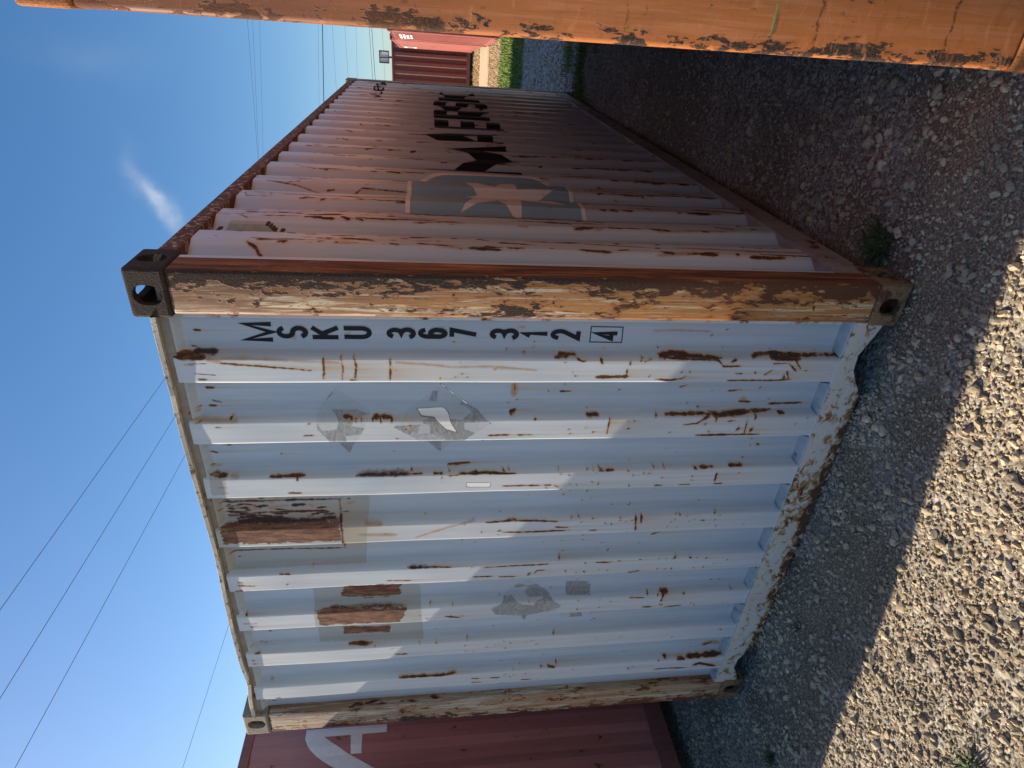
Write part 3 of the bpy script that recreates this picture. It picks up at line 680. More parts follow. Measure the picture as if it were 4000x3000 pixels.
def on_end(x, z, e=0): return Vector((x, float(END(x) + end_dents(x, z)) - 0.0014 - e, z))

# ------------------------------------------------------------------ a 20 or 40 foot box
def container(label, loc, rot, L, H, mt, group='shipping containers', detail=False, doors_at_far=True):
    root = empty('shipping_container', loc, rot)
    tag(root, label, 'shipping container', group)
    P = dict(parent=root)
    for sx in (1, -1):
        for sy in (-1, 1):
            for sz in (1, -1):
                m_ = mt.get('cast%d%d%d' % (sx, sy, sz), mt['cast_top' if sz > 0 else 'cast_bottom'])
                o = bpy.data.objects.new('corner_casting', casting(sx, sy, sz, m_)); COL.objects.link(o); o.parent = root
                o.location = (0 if sx > 0 else -W, 0 if sy < 0 else L, H if sz > 0 else 0)
    pw = mt.get('post_w', 0.152)
    for sx in (1, -1):
        for sy in (-1, 1):
            x0, x1 = (-pw, -0.003) if sx > 0 else (-W + 0.003, -W + pw)
            y0, y1 = (0.004, 0.122) if sy < 0 else (L - 0.122, L - 0.004)
            MB().box(x0, x1, y0, y1, 0.117, H - 0.117, 0.013, 4).build('corner_post', mt.get('post%d%d' % (sx, sy), mt['post']), root, True)
    # rails along the sides
    for sx in (1, -1):
        a, b = (-0.062, -0.003) if sx > 0 else (-W + 0.003, -W + 0.062)
        MB().box(a, b, 0.177, L - 0.177, H - 0.101, H - 0.041, 0.006).build('top_rail', mt['rail'], root)
        if sx > 0: MB().box(-0.05, -0.0035, 0.177, L - 0.177, 0.195, 0.212).box(-0.0095, -0.0035, 0.177, L - 0.177, 0.10, 0.195).box(-0.05, -0.0035, 0.177, L - 0.177, 0.094, 0.10).box(-0.05, -0.006, 0.120, 0.1765, 0.1185, 0.212).build('bottom_rail', mt['rail_b'], root)
        else: MB().box(a, b, 0.177, L - 0.177, 0.094, 0.212).build('bottom_rail', mt['rail_b'], root)
    # side walls
    for sx in (1, -1):
        if detail and sx > 0:
            ys = np.concatenate([np.arange(0.118, 2.25, 0.006), np.arange(2.25, L - 0.118, 0.0115)])
            zs = np.arange(0.200, H - 0.094, 0.009)
        else:
            ks = np.arange(-3, int(L / SP) + 2)
            ys = np.unique(np.concatenate([S0 + SP * ks + o for o in (0, 0.095, 0.150, 0.2355)]))
            ys = np.concatenate([[0.118], ys[(ys > 0.15) & (ys < L - 0.15)], [L - 0.118]]); zs = np.array([0.200, H - 0.094])
        dep = SIDE(ys) if detail and sx > 0 else 0.012 + (side_profile(ys) - 0.012) * mt.get('rib', 1.0)
        if detail and sx > 0:
            Yg, Zg = np.meshgrid(ys, zs)
            D = np.tile(dep, (len(zs), 1)) + side_dents(Yg, Zg)
        else:
            D = np.tile(dep, (len(zs), 1)); Yg, Zg = np.meshgrid(ys, zs)
        X_ = -D if sx > 0 else -W + D
        V = np.stack([X_, Yg, Zg], -1).reshape(-1, 3)
        at = wear_fields(mt['side_marks'], ys, zs) if detail and sx > 0 else None
        if at: at['rib_shading'] = np.tile(1 - (dep - 0.012) / 0.036, (len(zs), 1))  # painted shading: pale on the ribs, fading out with fold depth
        me = np_mesh('side_panel', V, grid_faces(len(zs), len(ys), sx < 0), detail and sx > 0, at)
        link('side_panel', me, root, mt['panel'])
    # near end wall, with the folds closed off by sloping plates at sill and header
    if detail:
        xs = np.arange(-0.149, -2.2895, -0.0034); zs = np.concatenate([np.arange(0.150, 0.215, 0.004), np.arange(0.215, H - 0.08, 0.0052)])
        dep = END(xs)
    else:
        u = np.unique(np.concatenate([0.308 + 0.2525 * np.arange(0, 8) + o for o in (-0.016, 0, 0.095, 0.111)]))
        xs = -np.concatenate([[0.149], u, [2.2895]]); zs = np.array([0.150, 0.165, 0.205, H - 0.135, H - 0.095, H - 0.08]); dep = end_profile(xs)
    Xg, Zg = np.meshgrid(xs, zs)
    D = np.tile(dep, (len(zs), 1))
    lo_ = 0.010 + np.clip(Zg - 0.166, 0, None) * (60.0 if detail else 0.85)
    hi_ = 0.024 + np.clip(H - 0.094 - Zg, 0, None) * 1.25
    D = np.minimum(D, np.maximum(np.minimum(lo_, hi_), 0.0105))
    if detail:
        D = D + end_dents(Xg, Zg)
    V = np.stack([Xg, D, Zg], -1).reshape(-1, 3)
    at = wear_fields(mt['end_marks'], xs, zs) if detail else None
    if at: at['rib_shading'] = np.tile(1 - (dep - 0.012) / 0.042, (len(zs), 1))  # same depth-driven painted shading for the end wall
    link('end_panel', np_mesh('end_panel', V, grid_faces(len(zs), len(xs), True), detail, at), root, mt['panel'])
    # sill with its forklift-like cut-outs beside the posts, header with a beaten lip
    prof = [(-0.151, 0.166), (-0.151, 0.050), (-0.205, 0.070), (-0.285, 0.103), (-0.35, 0.098), (-0.40, 0.070), (-0.46, 0.030), (-0.9, 0.022), (-1.5, 0.022), (-1.96, 0.022), (-2.05, 0.055), (-2.10, 0.084), (-2.17, 0.088), (-2.22, 0.060), (-2.287, 0.040), (-2.287, 0.166)]
    MB().prism(prof, 1, 0.0065, 0.012).box(-2.287, -0.151, 0.012, 0.10, 0.10, 0.149).build('end_sill', mt['sill'], root)
    if detail:
        ed = [(-0.156, -0.292)] + [(-(0.419 + 0.2525 * q) - 0.001, -(0.5445 + 0.2525 * q) + 0.001) for q in range(7)] + [(-(0.419 + 0.2525 * 7), -2.283)]
        for xa, xb in ed:
            tb = MB().prism([(xa + 0.008, 0.0125), (xb - 0.008, 0.0125), (xb + 0.012, 0.058), (xa - 0.012, 0.058)], 2, 0.1665, 0.1705)
            for v in tb.bm.verts: v.co.z += (v.co.y - 0.0125) * 0.30
            tb.build('sill_tab', mt['tab'], root)
    MB().box(-2.287, -0.151, 0.021, 0.085, H - 0.093, H - 0.060).build('end_header', mt.get('header', mt['frame']), root)
    n = 150 if detail else 2
    lx = np.linspace(-0.158, -2.280, n)
    wob = np.interp(-lx, np.linspace(0, 2.44, 34), rngw.normal(0, 0.0022, 34)) + np.interp(-lx, np.linspace(0, 2.44, 9), rngw.normal(0, 0.003, 9)) if detail else np.zeros(n)
    sag = -0.010 * np.exp(-((lx + 1.15) / 0.30) ** 2) - 0.012 * np.exp(-((lx + 2.02) / 0.10) ** 2) if detail else np.zeros(n)
    sec = [(-0.001, -0.066), (-0.003, -0.052), (0.004, -0.048), (0.09, -0.047), (0.09, -0.060), (0.012, -0.0645)]
    V = np.array([[(lx[i], sy + wob[i] * (0.5 if j < 3 else 0), H + sz + sag[i] + wob[i] * 0.5 * (1 if j in (0, 1, 2, 5) else 0)) for j, (sy, sz) in enumerate(sec)] for i in range(n)])
    F = [(i * 6 + j, i * 6 + (j + 1) % 6, (i + 1) * 6 + (j + 1) % 6, (i + 1) * 6 + j) for i in range(n - 1) for j in range(6)]
    link('roof_lip', np_mesh('roof_lip', V.reshape(-1, 3), np.array(F)), root, mt['lip'])
    MB().box(-W + 0.062, -0.062, 0.091, L - 0.1, H - 0.058, H - 0.046).build('roof_panel', mt['panel_plain'], root)
    MB().box(-W + 0.06, -0.06, 0.10, L - 0.1, 0.115, 0.150).build('floor', M['dark'], root)
    # doors at the far end
    MB().box(-W + 0.152, -0.152, L - 0.09, L - 0.02, H - 0.12, H - 0.03).build('door_header', mt['frame'], root)
    MB().box(-W + 0.152, -0.152, L - 0.09, L - 0.02, 0.03, 0.15).build('door_sill', mt['frame'], root)
    for dx in (0, 1):
        x0 = -0.156 - dx * 1.064
        d = MB().box(x0 - 1.060, x0, L - 0.075, L - 0.045, 0.155, H - 0.125, 0.006)
        for q in range(4): d.box(x0 - 0.98, x0 - 0.08, L - 0.047, L - 0.036, 0.30 + q * 0.56, 0.66 + q * 0.56)
        door = d.build('door', mt['panel_plain'], root)
        for q in (0.28, 0.80):
            MB().tube([(x0 - q, L - 0.012, 0.10), (x0 - q, L - 0.012, H - 0.06)], 0.014, 8).build('lock_rod', mt['frame'], door)
    return root

# ------------------------------------------------------------------ the grey box in the middle
LG = 6.058
grey = container('pale grey shipping container with rusty corner posts and black letters down its end',
                 (0, 0, 0), (0, 0, 0), LG, 2.591,
                 dict(panel=M['panel'], panel_plain=M['grey'], frame=M['grey'], sill=M['sill'], tab=M['tab'], header=M['dark_header'], rail=M['rail'], rail_b=M['rail_b'], lip=M['lip'],
                      post=M['post_l'], **{'post1-1': M['post_r']}, cast_top=M['cast_g'], cast_bottom=M['cast_b'], **{'cast1-11': M['cast_t']},
                      end_marks=END_MARKS, side_marks=SIDE_MARKS), detail=True)
# seam strip beside the near post
MB().box(-0.176, -0.151, 0.040, 0.0455, 0.19, 2.46, 0.002).build('seam_strip', M['grey'], grey)
# number down the end wall
rows = [('M', 2.193, 2.293, .072), ('S', 2.086, 2.187, .047), ('K', 1.982, 2.082, .052), ('U', 1.880, 1.979, .049), ('3', 1.734, 1.832, .042), ('6', 1.627, 1.727, .042),
        ('7', 1.521, 1.621, .042), ('3', 1.381, 1.483, .042), ('1', 1.273, 1.372, .034), ('2', 1.163, 1.270, .043), ('4', 1.022, 1.116, .044)]
for ch, z0, z1, w in rows:
    wrap(glyph(ch, -0.2315 - w / 2, z0, w, z1 - z0, 0.0162), on_end, [], 'number_character', M['number'], grey)
wrap(ribbon([(-0.260, 1.009), (-0.200, 1.013), (-0.199, 1.128), (-0.259, 1.126), (-0.260, 1.009)], 0.0032), on_end, [], 'number_box', M['number'], grey)
# owner's lettering and emblem on the long side
for ch, y0, y1, wide in (('M', 1.52, 2.34, 1.75), ('A', 2.38, 2.90, 1.45), ('E', 2.95, 3.44, 1.5), ('R', 3.49, 4.00, 1.5), ('S', 4.04, 4.58, 1.45), ('K', 4.65, 5.30, 1.5)):
    flatp = [[(y0 + a * wide, z) for a, z in p] for p in glyph(ch, 0.0, 1.135, (y1 - y0) / wide, 0.505, 0.108)]
    wrap(flatp, on_side, side_cuts, 'letter', M['number'], grey)
def rounded(y0, y1, z0, z1, r):
    return [(y0, z0)] + [(y1 - r + r * math.cos(R(a)), z0 + r + r * math.sin(R(a))) for a in range(-90, 1, 10)] + [(y1 - r + r * math.cos(R(a)), z1 - r + r * math.sin(R(a))) for a in range(0, 91, 10)] + [(y0, z1)]
wrap([rounded(0.700, 1.487, 0.985, 1.789, 0.20)], lambda y, z, e: on_side(y, z) - Vector((0.0005, 0, 0)), side_cuts, 'emblem_border', M['star'], grey)
wrap([rounded(0.701, 1.468, 1.005, 1.769, 0.185)], on_side, side_cuts, 'emblem_panel', M['blue'], grey)
cen = (1.085, 1.345)
star = []
for i in range(14):
    a = math.pi / 2 + 0.04 + i * math.pi / 7; rr = 0.315 if i % 2 == 0 else 0.128
    star.append((cen[0] - rr * math.cos(a), cen[1] + rr * math.sin(a)))
wrap([[cen, star[i], star[(i + 1) % 14]] for i in range(14)], lambda y, z, e: on_side(y, z) + Vector((0.0006, 0, 0)), side_cuts, 'emblem_star', M['star'], grey)
# small number at the far top corner
polys = []; yy = 4.62
for ch in 'MSKU 367312 4':
    if ch != ' ': polys += glyph(ch, yy, 2.13, 0.075, 0.11, 0.016)
    yy += 0.098
wrap(polys, on_side, side_cuts, 'small_number', M['number'], grey)['kind'] = 'stuff'
# louvred ventilator near the top
vt = MB()
vz0, vz1, vy0, vy1 = 2.275, 2.425, 0.505, 0.565
sec = [(-0.050, vy0 - 0.010, vz0 - 0.018, vz1 + 0.012), (-0.016, vy0 + 0.012, vz0 + 0.012, vz1 - 0.004)]
bm = vt.bm
ring = []
for xo, _, za, zb in sec:
    g = 0.0 if xo < -0.03 else 0.010
    ring.append([bm.verts.new(p) for p in ((xo, vy0 + g, za), (xo, vy1 - g, za), (xo, vy1 - g, zb), (xo, vy0 + g, zb))])
for i in range(4): bm.faces.new((ring[0][i], ring[0][(i + 1) % 4], ring[1][(i + 1) % 4], ring[1][i]))
bm.faces.new(ring[1])
ven = vt.build('ventilator', M['vent'], grey)
lv = MB()
for q in range(4): lv.box(-0.043 + q * 0.0075, -0.0385 + q * 0.0075, vy0 + 0.008, vy1 - 0.008, vz0 - 0.016 + q * 0.0075, vz0 - 0.006 + q * 0.0075)
lv.build('louvre', M['dark'], ven)
for zz in (vz0 - 0.045, vz1 + 0.030):
    for ya, yb in ((vy0, vy0 + 0.02), (vy1 - 0.03, vy1 - 0.012)): MB().box(-0.050, -0.040, ya, yb, zz, zz + 0.014).build('fixing', M['dark'], ven)

# ------------------------------------------------------------------ its neighbours
def plain(p, frame, cast, post=None, **kw):
    return dict(panel=p, panel_plain=p, frame=frame, sill=frame, rail=frame, rail_b=frame, lip=frame, post=post or frame, cast_top=cast, cast_bottom=cast, **kw)
org = container('orange shipping container close beside the pale grey one, only its scuffed corner post showing',
                (0.672 + W * math.cos(R(0.40)), -0.138, 0.0170), (0, R(-0.40), 0), LG, 2.591,
                plain(M['orange'], M['orange'], M['orange_cast'], M['orange_post'], post_w=0.21))
MB().box(-W + 0.045, -W + 0.115, 0.0022, 0.0042, 0.827, 0.8315).build('green_mark', M['green'], org)
red = container('tall maroon shipping container with a big white letter, left of the grey one',
                (-3.33, -0.77, 0.0), (0, 0, 0), 12.192, 2.896, plain(M['red'], M['red_frame'], M['red_frame'], rib=0.35))
# the white letter: upright stem, short bar, long curved leg
def on_red(y, z, e=0): return Vector((-0.012 - 0.35 * float(side_profile(y) - 0.012) + 0.0016 + e, y, z))
o_ = -0.77
q = lambda pts: [(y - o_, z) for y, z in pts]
polys = [q([(0.478, 1.966), (0.534, 1.966), (0.534, 2.478), (0.478, 2.478)]), q([(0.363, 2.118), (0.478, 2.121), (0.478, 2.194), (0.363, 2.184)])]
outer = [(0.478, 2.4795), (0.452, 2.468), (0.425, 2.455), (0.400, 2.434), (0.368, 2.398), (0.336, 2.356), (0.300, 2.300), (0.268, 2.247), (0.05, 1.966)]
inner = [(0.478, 2.362), (0.462, 2.340), (0.440, 2.310), (0.420, 2.280), (0.395, 2.243), (0.372, 2.208), (0.345, 2.163), (0.318, 2.118), (0.225, 1.966)]
for i in range(len(outer) - 1): polys.append(q([outer[i], inner[i], inner[i + 1], outer[i + 1]]))
wrap(polys, on_red, side_cuts, 'white_letter', M['print'], red)

GRP_FAR = 'shipping containers'
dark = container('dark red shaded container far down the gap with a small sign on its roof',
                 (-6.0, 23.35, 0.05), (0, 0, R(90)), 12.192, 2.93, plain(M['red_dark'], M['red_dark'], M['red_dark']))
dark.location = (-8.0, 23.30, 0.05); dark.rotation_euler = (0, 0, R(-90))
a1 = R(6.0)
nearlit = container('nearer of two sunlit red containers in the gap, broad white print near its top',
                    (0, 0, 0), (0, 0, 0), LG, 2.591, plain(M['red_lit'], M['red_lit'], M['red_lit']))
# its near end faces the sun: turn the end (-y) to face -x
nearlit.rotation_euler = (0, 0, R(-90) + a1)
nearlit.location = (-0.02, 16.86, 0.0)
nearlit.location = Vector((0.005, 16.90, 0.0)) - Matrix.Rotation(R(-90) + a1, 3, 'Z') @ Vector((-W, 0, 0))
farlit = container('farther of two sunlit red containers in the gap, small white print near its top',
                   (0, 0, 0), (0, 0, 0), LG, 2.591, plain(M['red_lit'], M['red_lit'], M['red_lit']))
farlit.rotation_euler = (0, 0, R(4.3))
farlit.location = Vector((-0.02, 17.10, 0.08)) + Matrix.Rotation(R(4.3), 3, 'Z') @ Vector((W, 0, 0))
# white print on the lit ends
pm = MB()
for i, (a, b) in enumerate(((-1.95, -0.75), (-1.95, -0.75), (-1.95, -0.95), (-1.9, -1.45), (-1.3, -0.8))):
    zt = 2.30 - min(i, 3) * 0.085
    pm.box(a, b, 0.006, 0.0105, zt, zt + 0.055)
pm.build('white_print', M['print'], nearlit)
pm = MB()
for (a, b, z0, z1) in ((4.55, 4.72, 1.95, 2.38), (4.72, 5.6, 2.27, 2.38), (4.72, 5.5, 1.95, 2.05), (5.1, 5.25, 2.05, 2.27)):
    pm.box(-W + 0.004, -W + 0.010, a, b, z0, z1)
pm.build('white_print', M['print'], farlit)

# ------------------------------------------------------------------ sign on the far roof
sg = empty('framed_sign', (-0.82, 23.6, 2.955))
tag(sg, 'small framed sign on a short stem above the roof of the dark red container', 'sign')
MB().box(-0.205, 0.205, -0.02, 0.02, 0.09, 0.115).box(-0.205, 0.205, -0.02, 0.02, 0.42, 0.445).box(-0.205, -0.165, -0.02, 0.02, 0.115, 0.42).box(0.165, 0.205, -0.02, 0.02, 0.115, 0.42).box(-0.04, -0.01, -0.018, 0.018, 0.115, 0.42).build('sign_frame', M['dark'], sg)
MB().box(-0.165, 0.165, -0.006, 0.006, 0.115, 0.42).build('sign_face', M['sign_face'], sg)
MB().box(-0.03, 0.03, -0.02, 0.02, -0.01, 0.09).build('stem', M['dark'], sg)

# ------------------------------------------------------------------ ground
def hash_noise(x, y, seed):
    """smooth value noise"""
    r_ = np.random.default_rng(seed); T = r_.random((64, 64))
    xi = np.floor(x).astype(int); yi = np.floor(y).astype(int); fx = x - xi; fy = y - yi
    fx = fx * fx * (3 - 2 * fx); fy = fy * fy * (3 - 2 * fy)
    g = lambda i, j: T[i % 64, j % 64]
    return (g(xi, yi) * (1 - fx) + g(xi + 1, yi) * fx) * (1 - fy) + (g(xi, yi + 1) * (1 - fx) + g(xi + 1, yi + 1) * fx) * fy
def ground_z(x, y):
    x = np.asarray(x, float); y = np.asarray(y, float)
    near = np.exp(-((x + 1) ** 2 + (y - 1) ** 2) / 60.0)
    z = (hash_noise(x * 1.6, y * 1.6, 1) - 0.5) * 0.030 * near + (hash_noise(x * 5, y * 5, 2) - 0.5) * 0.016 * near
    # gravel banked against the sill, scooped out beside the posts
    bank = np.exp(-((y + 0.0) / 0.16) ** 2) * np.clip((-0.40 - x) / 0.12, 0, 1) * np.clip((x + 2.06) / 0.10, 0, 1)
    z = z + 0.036 * bank - 0.012
    # low step where the dirt track meets the grass, beyond the boxes
    return z
DIRT = [(-0.75, -0.12, 0.12, 0.7), (-2.3, -0.15, 0.2, 0.6), (-0.9, -1.15, 0.16, 0.6), (-1.9, -1.0, 0.2, 0.45), (0.35, -0.35, 0.12, 0.6), (-0.05, -0.12, 0.17, 0.9), (-0.42, -0.25, 0.16, 0.75), (-1.1, -0.28, 0.26, 0.9), (-1.5, -0.22, 0.28, 0.9), (-1.95, -0.36, 0.30, 0.7), (0.12, 0.42, 0.2, 0.6), (0.15, 1.2, 0.4, 0.55), (-2.75, 0.2, 0.3, 0.5)]
def dirt_amount(x, y):
    a = np.clip((hash_noise(x * 1.3 + 9, y * 1.3, 5) - 0.62) * 3.0, 0, 0.6)
    for dx, dy, s, k in DIRT: a = np.maximum(a, k * np.exp(-(((x - dx) ** 2 + ((y - dy) * 1.3) ** 2) / s ** 2)))
    return a
def graded(a, b, step, far):
    mid = np.arange(a, b + step / 2, step); out = [1.0]
    d = step; up = [mid[-1]]; dn = [mid[0]]
    while up[-1] < far: d *= 1.35; up.append(up[-1] + d)
    d = step
    while dn[-1] > -far: d *= 1.35; dn.append(dn[-1] - d)
    return np.concatenate([dn[:0:-1], mid, up[1:]])
gx = graded(-4.6, 1.4, 0.045, 900); gy = graded(-2.6, 7.5, 0.05, 900)
GX, GY = np.meshgrid(gx, gy)
GZ = ground_z(GX, GY)
k = NT('dirt_and_gravel')
v = k.co()
x, y, z = k.xyz()
n1 = k.noise(v, 1.2, 5); n2 = k.noise(v, 22, 6, 0.65); n3 = k.noise(v, 120, 4, 0.6)
cell = k.voro(v, 68, 'F1', 'Color'); cs = k.n('ShaderNodeSeparateColor'); k.l(cell, cs.inputs[0])
dist = k.voro(v, 68, 'F1', 'Distance')
cell2 = k.voro(v, 150, 'F1', 'Color'); cs2 = k.n('ShaderNodeSeparateColor'); k.l(cell2, cs2.inputs[0])
dirt = k.mix(n2, (0.095, 0.066, 0.038), (0.20, 0.145, 0.088))
grit = k.mix(cs2.outputs[0], (0.13, 0.11, 0.08), (0.38, 0.33, 0.25))
col = k.mix(k.ss(n3, 0.40, 0.6), dirt, grit)
grv = k.mix(cs.outputs[0], (0.15, 0.14, 0.12), (0.45, 0.40, 0.33))
col = k.mix(k.m('MULTIPLY', k.ss(k.m('ADD', n2, k.m('MULTIPLY', cs.outputs[1], 0.3)), 0.55, 0.7), k.ss(k.attr('dirt'), 0.5, 0.1)), col, grv)
far_gravel = k.mix(k.ss(n2, 0.35, 0.65), (0.30, 0.27, 0.235), (0.48, 0.435, 0.38))
col = k.mix(k.m('MAXIMUM', k.ss(y, 5.2, 6.8), k.m('MAXIMUM', k.ss(y, -1.9, -2.3), k.ss(k.m('ABSOLUTE', k.m('ADD', x, 1.5)), 2.7, 3.2))), col, far_gravel)
soil = k.mix(n2, (0.20, 0.145, 0.085), (0.42, 0.33, 0.21))
jag = k.m('MULTIPLY', k.m('SUBTRACT', n1, 0.5), 0.8)
yy = k.m('ADD', y, jag)
col = k.mix(k.ss(yy, 10.3, 10.6), col, k.mix(n2, (0.05, 0.07, 0.02), (0.16, 0.14, 0.06)))
col = k.mix(k.ss(yy, 14.0, 14.5), col, soil)
ver = k.mix(k.noise(v, 0.25, 5), (0.10, 0.14, 0.05), (0.30, 0.25, 0.14))
rad = k.n('ShaderNodeVectorMath'); rad.operation = 'LENGTH'; k.l(v, rad.inputs[0])
col = k.mix(k.ss(rad.outputs['Value'], 30, 60), col, ver)
k.bump(k.m('ADD', k.m('MULTIPLY', n3, 0.7), k.m('SUBTRACT', 1.0, dist)), 0.6, 0.010)
k.done(col, 0.95, 0.0, 0.2)
gme = np_mesh('ground', np.stack([GX, GY, GZ], -1).reshape(-1, 3), grid_faces(len(gy), len(gx)), True, {'dirt': dirt_amount(GX, GY)})
link('ground', gme, None, bpy.data.materials['dirt_and_gravel'])['kind'] = 'structure'

# pale dirt track crossing behind, with the dark line of its edge
tk = NT('packed_dirt')
tn = tk.noise(tk.co(), 9, 6); tn2 = tk.noise(tk.co((0.4, 3, 1)), 3, 5)
tk.bump(tn, 0.4, 0.02)
tk.done(tk.mix(tk.ss(tn2, 0.3, 0.7), (0.40, 0.31, 0.21), (0.52, 0.43, 0.31)), 0.95, 0, 0.2)
xs = np.linspace(-40, 40, 161)
V = []
for i, xx in enumerate(xs):
    w = 0.15 * math.sin(xx * 1.3) + 0.1 * math.sin(xx * 3.1)
    V += [(xx, 17.15 + w * 0.3, 0.0), (xx, 17.2 + w * 0.3, 0.035), (xx, 20.1 + w, 0.035), (xx, 20.25 + w, 0.0)]
F = [(i * 4 + j, (i + 1) * 4 + j, (i + 1) * 4 + j + 1, i * 4 + j + 1) for i in range(len(xs) - 1) for j in range(3)]
link('dirt_road', np_mesh('dirt_road', np.array(V), np.array(F)), None, bpy.data.materials['packed_dirt'])['kind'] = 'structure'

# ------------------------------------------------------------------ crushed stone
def ico(sub):
    bm = bmesh.new(); bmesh.ops.create_icosphere(bm, subdivisions=sub, radius=1.0)
    v = np.array([p.co[:] for p in bm.verts]); f = np.array([[q.index for q in p.verts] for p in bm.faces]); bm.free()
    return v, f
def rock_shapes(sub, n, rough):
    v, f = ico(sub); out = []
    for i in range(n):
        p = v.copy()
        for _ in range(9):                                           # chop with random planes: flat broken faces
            nrm = rng.normal(size=3); nrm /= np.linalg.norm(nrm)
            d = rng.uniform(0.45, 0.85); s = p @ nrm
            p = p - np.clip(s - d, 0, None)[:, None] * nrm
        p *= 1 + rng.normal(size=(len(p), 1)) * rough
        out.append(p)
    return out, f
small, sf = rock_shapes(1, 14, 0.10)
large, lf = rock_shapes(2, 14, 0.035)
def in_boxes(x, y, m=0.0):
    a = (x < 0.0 - m) & (x > -W + m) & (y > 0.02) & (y < LG)
    b = (x < -3.35) & (y > -0.75) & (y < 11.4)
    c = (x > 0.69) & (y > -0.12) & (y < 5.9)
    return a | b | c
def scatter(region, density, shapes, faces, smin, smax, power, name, dirt_k, fall=None):
    x0, x1, y0, y1 = region
    n = int((x1 - x0) * (y1 - y0) * density)
    X = rng.uniform(x0, x1, n); Y = rng.uniform(y0, y1, n)
    keep = ~in_boxes(X, Y) & (rng.random(n) > dirt_amount(X, Y) * dirt_k)
    if fall is not None: keep &= rng.random(n) < fall(X, Y)
    X, Y = X[keep], Y[keep]; n = len(X)
    S = smin + (smax - smin) * rng.random(n) ** power
    Q = rng.normal(size=(n, 4)); Q /= np.linalg.norm(Q, axis=1)[:, None]
    w, a, b, c = Q.T
    RM = np.stack([1 - 2 * (b * b + c * c), 2 * (a * b - c * w), 2 * (a * c + b * w), 2 * (a * b + c * w), 1 - 2 * (a * a + c * c), 2 * (b * c - a * w),
                   2 * (a * c - b * w), 2 * (b * c + a * w), 1 - 2 * (a * a + b * b)], -1).reshape(n, 3, 3)
    flatn = np.stack([rng.uniform(0.8, 1.25, n), rng.uniform(0.65, 1.0, n), rng.uniform(0.42, 0.85, n)], -1)
    sh = np.stack(shapes)[rng.integers(0, len(shapes), n)]
    P = np.einsum('nij,nvj->nvi', RM, sh * flatn[:, None, :])
    P[:, :, 2] *= 0.82                                                # stones lie on their flats
    P *= S[:, None, None]
    P[:, :, 0] += X[:, None]; P[:, :, 1] += Y[:, None]
    P[:, :, 2] += (ground_z(X, Y) + S * rng.uniform(0.10, 0.42, n))[:, None]
    nv = sh.shape[1]
    F = faces[None] + (np.arange(n) * nv)[:, None, None]
    o = link(name, np_mesh(name, P.reshape(-1, 3), F.reshape(-1, 3)), None, bpy.data.materials['broken_stone'])
    o['kind'] = 'stuff'
    return n
st = NT('broken_stone')
geo = st.n('ShaderNodeNewGeometry'); ri = geo.outputs['Random Per Island']
ramp = st.n('ShaderNodeValToRGB'); st.l(ri, ramp.inputs[0])
cols = [(0.0, (0.24, 0.2, 0.14)), (0.18, (0.429, 0.349, 0.236)), (0.34, (0.499, 0.405, 0.272)), (0.5, (0.349, 0.302, 0.22)), (0.62, (0.54, 0.446, 0.308)), (0.74, (0.429, 0.321, 0.212)), (0.84, (0.309, 0.274, 0.212)), (0.92, (0.619, 0.525, 0.376)), (1.0, (0.469, 0.363, 0.224))]
el = ramp.color_ramp.elements
el[0].position = 0; el[0].color = (*cols[0][1], 1); el[1].position = 1; el[1].color = (*cols[-1][1], 1)
for p_, c_ in cols[1:-1]:
    e_ = el.new(p_); e_.color = (*c_, 1)
sn = st.noise(st.co(), 130, 5, 0.6)
st.bump(sn, 0.35, 0.003)
sc_ = st.mul(ramp.outputs[0], st.ss(sn, 0.3, 0.7, 0.78, 1.18))
dust = st.noise(st.co(), 3.2, 4)
sc_ = st.mix(st.ss(dust, 0.42, 0.68, 0.05, 0.62), sc_, (0.16, 0.125, 0.085))
st.done(sc_, 0.9, 0, 0.25)
near_fall = lambda X, Y: np.where(Y > 0.1, np.clip(1.05 - Y / 7.5, 0.15, 1), 1.0)
scatter((-4.4, 1.3, -2.3, 0.25), 4300, small, sf, 0.0045, 0.0125, 1.5, 'gravel', 0.88)
scatter((-4.4, 1.3, -2.3, 0.25), 900, large, lf, 0.0095, 0.0235, 2.6, 'gravel_stones', 1.05)
scatter((0.0, 0.72, 0.25, 6.4), 3000, small, sf, 0.006, 0.016, 1.5, 'gravel', 0.7, near_fall)
scatter((0.0, 0.72, 0.25, 6.4), 300, large, lf, 0.012, 0.028, 2.3, 'gravel_stones', 1.0, near_fall)
scatter((-3.35, -2.44, 0.25, 5.0), 2600, small, sf, 0.006, 0.016, 1.5, 'gravel', 0.7, near_fall)
scatter((-3.35, -2.44, 0.25, 3.0), 220, large, lf, 0.012, 0.024, 2.0, 'gravel_stones', 0.7, near_fall)
scatter((-1.6, 1.4, 6.3, 10.6), 420, small, sf, 0.012, 0.030, 2.0, 'gravel', 0.2)

